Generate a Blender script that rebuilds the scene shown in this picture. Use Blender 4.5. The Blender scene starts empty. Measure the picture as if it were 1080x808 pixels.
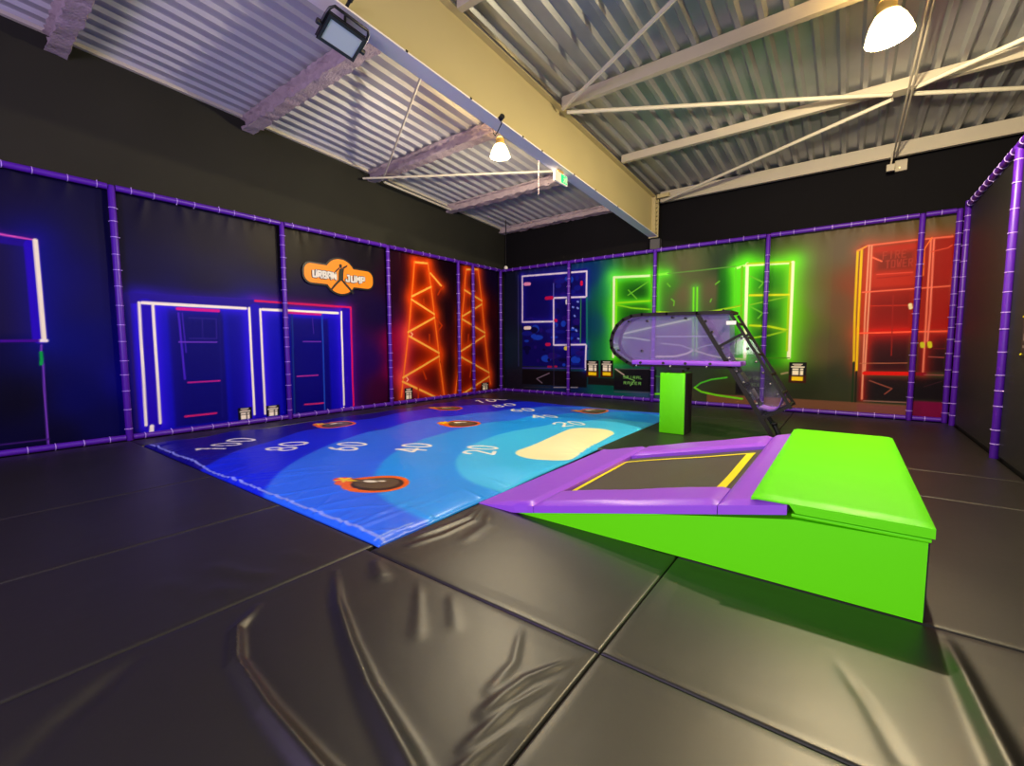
import bpy, bmesh, math, random
import numpy as np
from mathutils import Vector, Matrix, Euler

random.seed(4)
SC = bpy.context.scene
COL = SC.collection
SC.view_settings.view_transform = 'Standard'
SC.view_settings.look = 'None'
SC.view_settings.gamma = 1.0
SC.view_settings.use_curve_mapping = False
SC.view_settings.exposure = 0.0
PI = math.pi

# ------------------------------------------------------------------ materials
def lin(c):
    c = np.asarray(c, float) / 255.0
    return np.where(c <= 0.04045, c / 12.92, ((c + 0.055) / 1.055) ** 2.4)

def principled(name, rgb, rough=0.5, spec=0.5, metal=0.0, bump=0.0, bscale=40.0, var=0.0, vscale=3.0, linear=False):
    """Principled surface with a little procedural variation in tone and relief."""
    m = bpy.data.materials.new(name); m.use_nodes = True
    nt = m.node_tree; b = nt.nodes['Principled BSDF']
    c = tuple(rgb) if linear else tuple(lin(rgb))
    b.inputs['Base Color'].default_value = (*c, 1)
    b.inputs['Roughness'].default_value = rough
    b.inputs['Specular IOR Level'].default_value = spec
    b.inputs['Metallic'].default_value = metal
    tc = nt.nodes.new('ShaderNodeTexCoord')
    if var > 0:
        n = nt.nodes.new('ShaderNodeTexNoise'); n.inputs['Scale'].default_value = vscale; n.inputs['Detail'].default_value = 5
        nt.links.new(tc.outputs['Object'], n.inputs['Vector'])
        mx = nt.nodes.new('ShaderNodeMix'); mx.data_type = 'RGBA'
        mx.inputs[6].default_value = (*[v * (1 - var) for v in c], 1)
        mx.inputs[7].default_value = (*[min(1, v * (1 + var)) for v in c], 1)
        nt.links.new(n.outputs['Fac'], mx.inputs['Factor']); nt.links.new(mx.outputs[2], b.inputs['Base Color'])
    if bump > 0:
        n2 = nt.nodes.new('ShaderNodeTexNoise'); n2.inputs['Scale'].default_value = bscale; n2.inputs['Detail'].default_value = 4
        nt.links.new(tc.outputs['Object'], n2.inputs['Vector'])
        bp = nt.nodes.new('ShaderNodeBump'); bp.inputs['Strength'].default_value = bump; bp.inputs['Distance'].default_value = 0.02
        nt.links.new(n2.outputs['Fac'], bp.inputs['Height']); nt.links.new(bp.outputs['Normal'], b.inputs['Normal'])
    return m

def emitter(name, rgb, strength):
    m = bpy.data.materials.new(name); m.use_nodes = True
    nt = m.node_tree; b = nt.nodes['Principled BSDF']
    b.inputs['Base Color'].default_value = (*rgb, 1)
    b.inputs['Emission Color'].default_value = (*rgb, 1)
    b.inputs['Emission Strength'].default_value = strength
    return m

def print_material(name, rough, spec, bump=0.0, bscale=14.0, gain=1.0):
    """Printed vinyl: the print's inks are stored per point in the 'ink' attribute."""
    m = bpy.data.materials.new(name); m.use_nodes = True
    nt = m.node_tree; b = nt.nodes['Principled BSDF']
    a = nt.nodes.new('ShaderNodeAttribute'); a.attribute_name = 'ink'
    g = nt.nodes.new('ShaderNodeVectorMath'); g.operation = 'SCALE'; g.inputs['Scale'].default_value = gain
    nt.links.new(a.outputs['Color'], g.inputs[0]); nt.links.new(g.outputs[0], b.inputs['Base Color'])
    b.inputs['Roughness'].default_value = rough
    b.inputs['Specular IOR Level'].default_value = spec
    if bump > 0:
        tc = nt.nodes.new('ShaderNodeTexCoord')
        n2 = nt.nodes.new('ShaderNodeTexNoise'); n2.inputs['Scale'].default_value = bscale; n2.inputs['Detail'].default_value = 3
        nt.links.new(tc.outputs['Object'], n2.inputs['Vector'])
        bp = nt.nodes.new('ShaderNodeBump'); bp.inputs['Strength'].default_value = bump; bp.inputs['Distance'].default_value = 0.02
        nt.links.new(n2.outputs['Fac'], bp.inputs['Height']); nt.links.new(bp.outputs['Normal'], b.inputs['Normal'])
    return m

def glass(name, tint, haze, haze_col, rough=0.05):
    """Clear plastic sheet: mostly see-through, with a thin tinted haze and a gloss."""
    m = bpy.data.materials.new(name); m.use_nodes = True
    nt = m.node_tree; nt.nodes.clear()
    out = nt.nodes.new('ShaderNodeOutputMaterial')
    tr = nt.nodes.new('ShaderNodeBsdfTransparent'); tr.inputs['Color'].default_value = (*tint, 1)
    df = nt.nodes.new('ShaderNodeBsdfDiffuse'); df.inputs['Color'].default_value = (*haze_col, 1)
    gl = nt.nodes.new('ShaderNodeBsdfGlossy'); gl.inputs['Roughness'].default_value = rough
    fr = nt.nodes.new('ShaderNodeFresnel'); fr.inputs['IOR'].default_value = 1.35
    m1 = nt.nodes.new('ShaderNodeMixShader'); m1.inputs['Fac'].default_value = haze
    m2 = nt.nodes.new('ShaderNodeMixShader')
    nt.links.new(tr.outputs[0], m1.inputs[1]); nt.links.new(df.outputs[0], m1.inputs[2])
    nt.links.new(fr.outputs[0], m2.inputs['Fac']); nt.links.new(m1.outputs[0], m2.inputs[1]); nt.links.new(gl.outputs[0], m2.inputs[2])
    nt.links.new(m2.outputs[0], out.inputs['Surface'])
    return m

M = {}
M['mat'] = principled('black_vinyl_mat', (.0105, .009, .0065), rough=.42, spec=.80, bump=.07, bscale=6, linear=True)
M['concrete'] = principled('concrete', (40, 38, 36), rough=.9, var=.2)
M['black_wall'] = principled('black_painted_wall', (.024, .024, .017), rough=.8, spec=.2, var=.25, vscale=.8, linear=True)
M['black_wall_back'] = principled('black_cladding', (.006, .0055, .007), rough=.8, spec=.1, var=.25, vscale=.8, linear=True)
M['black_pad'] = principled('black_wall_vinyl', (.013, .0125, .013), rough=.55, spec=.4, bump=.04, bscale=5, linear=True)
M['purple'] = principled('purple_foam_tube', (.085, .008, .40), rough=.4, spec=.5, bump=.02, linear=True)
M['tie'] = principled('lilac_cable_tie', (.55, .38, .95), rough=.4, linear=True)
M['beam'] = principled('cream_painted_steel', (.50, .42, .22), rough=.55, spec=.3, var=.06, vscale=1.2, linear=True)
M['beam_dark'] = principled('dark_painted_steel', (.05, .048, .055), rough=.6, linear=True)
M['purlin'] = principled('cream_purlin_steel', (.48, .42, .32), rough=.6, var=.08, vscale=2, linear=True)
M['spray'] = principled('sprayed_fireproofing', (.44, .35, .37), rough=.95, spec=.1, bump=1.0, bscale=26, var=.25, vscale=9, linear=True)
M['galv'] = principled('galvanised_decking', (.40, .41, .42), rough=.42, metal=.55, var=.14, vscale=2.2, linear=True)
M['galv_l'] = principled('grey_roof_decking', (.50, .49, .52), rough=.5, metal=.15, var=.06, vscale=1.5, linear=True)
M['rod'] = principled('white_brace_rod', (.62, .57, .45), rough=.5, linear=True)
M['green'] = principled('lime_vinyl', (.15, .90, .002), rough=.45, spec=.22, bump=.06, bscale=7, linear=True)
M['violet'] = principled('violet_vinyl', (.36, .09, .86), rough=.38, spec=.5, bump=.03, bscale=9, linear=True)
M['bed'] = principled('black_trampoline_mesh', (.075, .065, .042), rough=.5, spec=.5, bump=.1, bscale=300, linear=True)
M['yellow'] = principled('yellow_webbing', (.85, .75, .0), rough=.6, linear=True)
M['black'] = principled('black_plastic', (.010, .010, .011), rough=.4, linear=True)
M['dkmetal'] = principled('dark_anodised_frame', (.013, .011, .009), rough=.5, spec=.25, linear=True)
M['steel'] = principled('bright_bolt', (.62, .6, .58), rough=.25, metal=.9, linear=True)
M['white'] = principled('white_plastic', (.75, .73, .70), rough=.45, linear=True)
M['sticker'] = principled('white_sticker', (.85, .85, .88), rough=.5, linear=True)
M['orange'] = principled('orange_sign', (1.0, .27, .0), rough=.5, linear=True)
M['greenface'] = emitter('lit_green_pictogram', (.0, .75, .22), .7)
M['lamp_glow'] = emitter('glowing_lamp_shade', (1.0, .80, .42), 5)
M['bulb'] = emitter('lamp_bulb', (1.0, .9, .62), 14)
M['lamp_cap'] = principled('ochre_lamp_cap', (.45, .30, .08), rough=.5, linear=True)
M['flood_glass'] = principled('flood_glass', (.42, .46, .55), rough=.12, spec=.8, linear=True)
M['perspex'] = glass('violet_reflection_perspex', (.93, .90, 1.0), .15, (.60, .42, 1.0))  # lavender tint, with the purple board's reflection put into the haze colour
M['perspex_clear'] = glass('clear_perspex', (.96, .96, .97), .02, (.5, .45, .75))
M['print'] = print_material('printed_banner_vinyl', .45, .10, .05, 6)
M['flange'] = principled('uplit_flange', (.86, .80, .82), rough=.6, linear=True)  # lighter than the web: uplight on the underside is put into the colour
M['bagprint'] = print_material('printed_airbag_vinyl', .36, .5, .35, 3.2)

# ------------------------------------------------------------------ mesh helpers
def new_mesh_obj(name, verts, faces, mats, parent=None, smooth=False):
    me = bpy.data.meshes.new(name)
    me.from_pydata([tuple(v) for v in verts], [], faces)
    me.validate(); me.update()
    return link(name, me, mats, parent, smooth)

def link(name, me, mats, parent=None, smooth=False):
    if not isinstance(mats, (list, tuple)): mats = [mats]
    for m in mats: me.materials.append(m)
    if smooth: me.polygons.foreach_set('use_smooth', [True] * len(me.polygons))
    o = bpy.data.objects.new(name, me); COL.objects.link(o)
    if parent is not None: o.parent = parent
    return o

class MB:
    """Collects shapes into one bmesh."""
    def __init__(s): s.bm = bmesh.new()
    def _x(s, vs, mat, idx):
        fs = set()
        for v in vs:
            v.co = mat @ v.co
            fs.update(v.link_faces)
        for f in fs: f.material_index = idx
    def box(s, x0, x1, y0, y1, z0, z1, bev=0.0, seg=2, idx=0, rot=None):
        r = bmesh.ops.create_cube(s.bm, size=1.0); vs = r['verts']
        cx, cy, cz = (x0 + x1) / 2, (y0 + y1) / 2, (z0 + z1) / 2
        T = Matrix.Translation((cx, cy, cz))
        if rot is not None: T = T @ rot.to_4x4()
        s._x(vs, T @ Matrix.Diagonal((abs(x1 - x0), abs(y1 - y0), abs(z1 - z0), 1)), idx)
        if bev > 0:
            es = list({e for v in vs for e in v.link_edges})
            q = bmesh.ops.bevel(s.bm, geom=es, offset=bev, segments=seg, affect='EDGES', profile=.5)
            for f in q['faces']: f.material_index = idx
        return s
    def bar(s, a, b, w, h=None, bev=0.0, idx=0, up=(0, 0, 1)):
        """Rectangular bar from a to b, w across, h along 'up'."""
        a, b = Vector(a), Vector(b); h = h or w
        d = b - a; L = d.length; z = d.normalized(); u = Vector(up)
        x = u.cross(z)
        if x.length < 1e-4: x = Vector((1, 0, 0))
        x.normalize(); y = z.cross(x)
        R = Matrix((x, y, z)).transposed().to_4x4()
        r = bmesh.ops.create_cube(s.bm, size=1.0); vs = r['verts']
        s._x(vs, Matrix.Translation((a + b) / 2) @ R @ Matrix.Diagonal((w, h, L, 1)), idx)
        if bev > 0:
            es = list({e for v in vs for e in v.link_edges})
            bmesh.ops.bevel(s.bm, geom=es, offset=bev, segments=2, affect='EDGES')
        return s
    def rod(s, a, b, r, r2=None, seg=14, idx=0, caps=True):
        a, b = Vector(a), Vector(b); d = b - a
        q = d.to_track_quat('Z', 'Y').to_matrix().to_4x4()
        c = bmesh.ops.create_cone(s.bm, cap_ends=caps, segments=seg, radius1=r, radius2=r if r2 is None else r2, depth=d.length)
        s._x(c['verts'], Matrix.Translation((a + b) / 2) @ q, idx)
        return s
    def sphere(s, c, r, sc=(1, 1, 1), idx=0, seg=16):
        q = bmesh.ops.create_uvsphere(s.bm, u_segments=seg, v_segments=max(6, seg // 2), radius=r)
        s._x(q['verts'], Matrix.Translation(c) @ Matrix.Diagonal((*sc, 1)), idx)
        return s
    def prism(s, pts, a, b, idx=0):
        """Extrude a polygon: pts are 3D points, offset by vector b-a."""
        d = Vector(b) - Vector(a)
        v0 = [s.bm.verts.new(Vector(p)) for p in pts]; v1 = [s.bm.verts.new(Vector(p) + d) for p in pts]
        fs = [s.bm.faces.new(v0), s.bm.faces.new(v1[::-1])]
        n = len(pts)
        for i in range(n): fs.append(s.bm.faces.new((v0[i], v1[i], v1[(i + 1) % n], v0[(i + 1) % n])))
        for f in fs: f.material_index = idx
        return s
    def lathe(s, prof, c, seg=32, idx=0, axis=None):
        rings = []
        R = axis.to_4x4() if axis is not None else Matrix.Identity(4)
        for r, z in prof:
            rings.append([s.bm.verts.new(Vector(c) + (R @ Vector((r * math.cos(2 * PI * i / seg), r * math.sin(2 * PI * i / seg), z)))) for i in range(seg)])
        for k in range(len(rings) - 1):
            for i in range(seg):
                f = s.bm.faces.new((rings[k][i], rings[k][(i + 1) % seg], rings[k + 1][(i + 1) % seg], rings[k + 1][i])); f.material_index = idx
        return s
    def tube(s, pts, r, seg=10, idx=0):
        pts = [Vector(p) for p in pts]; rings = []
        for i, p in enumerate(pts):
            t = (pts[min(i + 1, len(pts) - 1)] - pts[max(i - 1, 0)]).normalized()
            q = t.to_track_quat('Z', 'Y').to_matrix()
            rings.append([s.bm.verts.new(p + q @ Vector((r * math.cos(2 * PI * k / seg), r * math.sin(2 * PI * k / seg), 0))) for k in range(seg)])
        for a, b in zip(rings, rings[1:]):
            for k in range(seg):
                f = s.bm.faces.new((a[k], a[(k + 1) % seg], b[(k + 1) % seg], b[k])); f.material_index = idx
        for rr, fl in ((rings[0], True), (rings[-1], False)):
            f = s.bm.faces.new(rr[::-1] if fl else rr); f.material_index = idx
        return s
    def build(s, name, mats, parent=None, smooth=False, angle=None):
        bmesh.ops.recalc_face_normals(s.bm, faces=s.bm.faces[:])
        me = bpy.data.meshes.new(name); s.bm.to_mesh(me); s.bm.free()
        o = link(name, me, mats, parent, smooth)
        if smooth:
            try: me.set_sharp_from_angle(angle=math.radians(angle or 40))
            except Exception: pass
        return o

def tag(o, label, cat, group=None, kind=None):
    o['label'] = label; o['category'] = cat
    if group: o['group'] = group
    if kind: o['kind'] = kind
    return o
def empty(name, loc, label, cat, group=None):
    o = bpy.data.objects.new(name, None); COL.objects.link(o); o.location = loc; o.empty_display_size = .1
    return tag(o, label, cat, group)
def struct(o, label=None, cat=None):
    o['kind'] = 'structure'
    if label: o['label'] = label
    if cat: o['category'] = cat
    return o
def part(mb, name, mats, root, smooth=False, label=None, angle=None):
    """A part modelled in world coordinates, re-based on its root."""
    p = mb.build(name, mats, None, smooth, angle)
    p.parent = root
    b = root
    off = Vector((0, 0, 0))
    while b is not None:
        off += b.location; b = b.parent
    p.data.transform(Matrix.Translation(-off))
    if label: p['label'] = label
    return p
def base(o, loc):
    """Moves a single-mesh thing's origin to loc."""
    o.data.transform(Matrix.Translation(-Vector(loc))); o.location = loc
    return o

# ------------------------------------------------------------------ camera
F_PX, YAW, PITCH, ROLL = 470.13, -0.6442, 0.0822, -0.0037
cam = bpy.data.cameras.new('camera'); co = bpy.data.objects.new('camera', cam); COL.objects.link(co)
cam.sensor_fit = 'HORIZONTAL'; cam.sensor_width = 36.0; cam.lens = 36.0 * F_PX / 1080.0
cam.clip_start = .05; cam.clip_end = 200
fw = Vector((math.sin(YAW) * math.cos(PITCH), math.cos(YAW) * math.cos(PITCH), -math.sin(PITCH)))
rt = Vector((math.cos(YAW), -math.sin(YAW), 0)); upv = rt.cross(fw)
r2 = math.cos(ROLL) * rt + math.sin(ROLL) * upv; u2 = -math.sin(ROLL) * rt + math.cos(ROLL) * upv
R = Matrix((r2, u2, -fw)).transposed()
co.matrix_world = Matrix.Translation((0, 0, 1.4)) @ R.to_4x4()
SC.camera = co
LINES_L=[
([(0.66, 2.85), (0.74, 2.85), (1.03, 2.83)], 0.03, (235, 90, 190), (60, 10, 140), 0.05),
([(0.66, 2.79), (1.01, 2.78)], 0.1, (30, 5, 140), None, 0),
([(1.01, 2.76), (1.01, 1.53)], 0.14, (38, 0, 190), None, 0),
([(1.05, 2.83), (1.05, 1.51)], 0.05, (255, 250, 215), (0, 10, 130), 0.3),
([(1.02, 1.5), (1.07, 1.5)], 0.045, (255, 250, 235), None, 0),
([(0.57, 1.49), (0.99, 1.5)], 0.035, (70, 0, 150), None, 0),
([(1.02, 1.44), (1.01, 1.34), (1.02, 1.17), (1.01, 0.85), (1.0, 0.2), (1.0, 0.07)], 0.02, (120, 60, 190), None, 0),
([(1.01, 1.34), (1.01, 1.25), (1.0, 1.18)], 0.035, (0, 170, 70), None, 0),
([(0.48, 0.15), (1.01, 0.15)], 0.02, (60, 20, 110), None, 0),
([(1.95, 2.2), (4.3, 2.27)], 0.05, (60, 20, 170), (25, 5, 110), 0.12),
([(1.97, 2.15), (4.3, 2.2)], 0.16, (30, 5, 150), None, 0),
([(1.98, 2.18), (1.97, 0.16)], 0.03, (40, 20, 140), None, 0),
([(2.18, 2.05), (2.17, 0.19)], 0.22, (32, 0, 185), (10, 0, 140), 0.2),
([(2.1, 2.09), (2.08, 0.19)], 0.04, (255, 250, 235), (50, 15, 240), 0.12),
([(2.27, 2.06), (2.26, 0.2)], 0.04, (255, 250, 235), (50, 15, 240), 0.12),
([(2.15, 0.16), (2.14, 0.07)], 0.06, (255, 250, 235), None, 0),
([(2.14, 2.09), (3.62, 2.1)], 0.05, (255, 250, 235), (50, 15, 240), 0.1),
([(3.78, 2.1), (3.78, 0.1)], 0.2, (25, 0, 190), (10, 0, 150), 0.25),
([(3.68, 2.11), (3.68, 0.16)], 0.04, (255, 250, 235), (50, 15, 240), 0.12),
([(3.87, 2.1), (3.87, 0.15)], 0.04, (255, 250, 235), (50, 15, 240), 0.12),
([(2.59, 2.03), (3.18, 2.03)], 0.05, (220, 20, 150), None, 0),
([(2.6, 1.96), (2.63, 0.88)], 0.03, (70, 30, 200), None, 0),
([(2.65, 1.96), (2.67, 1.32)], 0.02, (60, 25, 180), None, 0),
([(2.58, 1.49), (3.13, 1.49)], 0.02, (120, 60, 210), None, 0),
([(2.67, 0.82), (3.15, 0.82)], 0.025, (190, 30, 140), None, 0),
([(2.6, 0.26), (3.06, 0.26)], 0.03, (215, 30, 110), None, 0),
([(3.19, 1.99), (3.15, 0.18)], 0.025, (15, 10, 120), None, 0),
([(2.74, 1.89), (3.14, 1.89), (3.13, 1.55), (2.73, 1.55)], 0.02, (40, 25, 140), None, 0),
([(2.93, 1.88), (2.92, 1.55)], 0.015, (35, 20, 130), None, 0),
([(3.91, 2.1), (5.45, 2.12)], 0.05, (255, 250, 235), (50, 15, 240), 0.1),
([(5.64, 2.17), (5.63, 0.07)], 0.22, (30, 0, 180), (10, 0, 140), 0.15),
([(5.53, 2.15), (5.52, 0.14)], 0.04, (255, 250, 235), (50, 15, 240), 0.12),
([(5.51, 0.08), (5.5, -0.0)], 0.04, (255, 250, 235), None, 0),
([(3.79, 2.25), (5.76, 2.26), (5.75, 0.03)], 0.04, (215, 20, 95), (90, 0, 70), 0.1),
([(4.4, 2.07), (5.07, 2.07)], 0.045, (205, 20, 140), None, 0),
([(4.66, 1.51), (5.04, 1.51)], 0.02, (120, 50, 190), None, 0),
([(4.51, 0.82), (4.95, 0.82)], 0.025, (170, 40, 150), None, 0),
([(4.64, 0.24), (5.05, 0.23)], 0.03, (205, 40, 110), None, 0),
([(5.09, 2.06), (5.07, 0.01)], 0.03, (25, 70, 190), None, 0),
([(4.46, 2.03), (4.43, 0.09)], 0.03, (15, 50, 150), None, 0),
([(4.88, 2.0), (4.89, 1.67)], 0.02, (60, 30, 150), None, 0),
([(7.6, 3.5), (8.04, 3.53)], 0.05, (255, 185, 75), (235, 70, 0), 0.15),
([(7.6, 3.5), (7.48, 2.61), (7.35, 1.7), (7.16, 0.6), (7.09, 0.17)], 0.04, (250, 120, 35), (235, 70, 0), 0.15),
([(8.04, 3.53), (8.14, 2.95), (8.24, 2.21), (8.38, 1.18), (8.55, 0.03)], 0.04, (250, 120, 35), (235, 70, 0), 0.15),
([(8.14, 2.95), (7.5, 2.65)], 0.05, (255, 185, 75), (235, 70, 0), 0.15),
([(7.48, 2.57), (8.24, 2.25)], 0.05, (255, 185, 75), (235, 70, 0), 0.15),
([(8.24, 2.16), (7.35, 1.76)], 0.05, (255, 185, 75), (235, 70, 0), 0.15),
([(7.38, 1.66), (8.38, 1.23)], 0.05, (255, 185, 75), (235, 70, 0), 0.15),
([(8.38, 1.14), (7.16, 0.64)], 0.05, (255, 185, 75), (235, 70, 0), 0.15),
([(7.14, 0.54), (8.31, 0.02)], 0.05, (255, 185, 75), (235, 70, 0), 0.15),
([(8.13, 3.29), (8.54, 2.99)], 0.05, (255, 185, 75), (235, 70, 0), 0.15),
([(9.49, 3.57), (9.99, 3.64)], 0.05, (255, 185, 75), (235, 70, 0), 0.15),
([(9.49, 3.57), (9.41, 2.99), (9.29, 2.2), (9.21, 1.17), (8.97, 0.02)], 0.04, (250, 120, 35), (235, 70, 0), 0.15),
([(9.99, 3.64), (10.16, 2.7), (10.28, 1.75), (10.46, 0.54), (10.52, 0.26)], 0.04, (250, 120, 35), (235, 70, 0), 0.15),
([(9.41, 2.99), (10.16, 2.75)], 0.05, (255, 185, 75), (235, 70, 0), 0.15),
([(10.15, 2.64), (9.31, 2.25)], 0.05, (255, 185, 75), (235, 70, 0), 0.15),
([(9.29, 2.17), (10.28, 1.81)], 0.05, (255, 185, 75), (235, 70, 0), 0.15),
([(10.28, 1.72), (9.22, 1.26)], 0.05, (255, 185, 75), (235, 70, 0), 0.15),
([(9.22, 1.11), (10.46, 0.6)], 0.05, (255, 185, 75), (235, 70, 0), 0.15),
([(10.46, 0.48), (9.2, 0.02)], 0.05, (255, 185, 75), (235, 70, 0), 0.15),
([(8.54, 2.99), (8.38, 2.77)], 0.045, (190, 55, 5), (120, 20, 0), 0.1),
([(8.3, 2.15), (8.51, 1.96), (8.37, 1.81)], 0.045, (190, 55, 5), (120, 20, 0), 0.1),
([(8.05, 1.71), (8.05, 1.48)], 0.045, (190, 55, 5), (120, 20, 0), 0.1),
([(7.8, 0.79), (7.91, 0.56)], 0.045, (190, 55, 5), (120, 20, 0), 0.1),
([(7.64, 0.34), (7.63, 0.0)], 0.045, (190, 55, 5), (120, 20, 0), 0.1),
([(9.55, 1.74), (9.53, 1.45)], 0.045, (190, 55, 5), (120, 20, 0), 0.1),
([(9.66, 0.84), (9.6, 0.52)], 0.045, (190, 55, 5), (120, 20, 0), 0.1),
([(7.88, 2.61), (7.88, 2.47)], 0.045, (190, 55, 5), (120, 20, 0), 0.1),
([(8.43, 1.0), (8.47, 0.91)], 0.045, (190, 55, 5), (120, 20, 0), 0.1),
([(7.44, 1.75), (7.49, 1.71), (7.45, 1.66)], 0.03, (255, 190, 150), None, 0),
([(7.27, 0.64), (7.32, 0.58), (7.27, 0.54)], 0.03, (255, 190, 150), None, 0),
]
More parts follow.
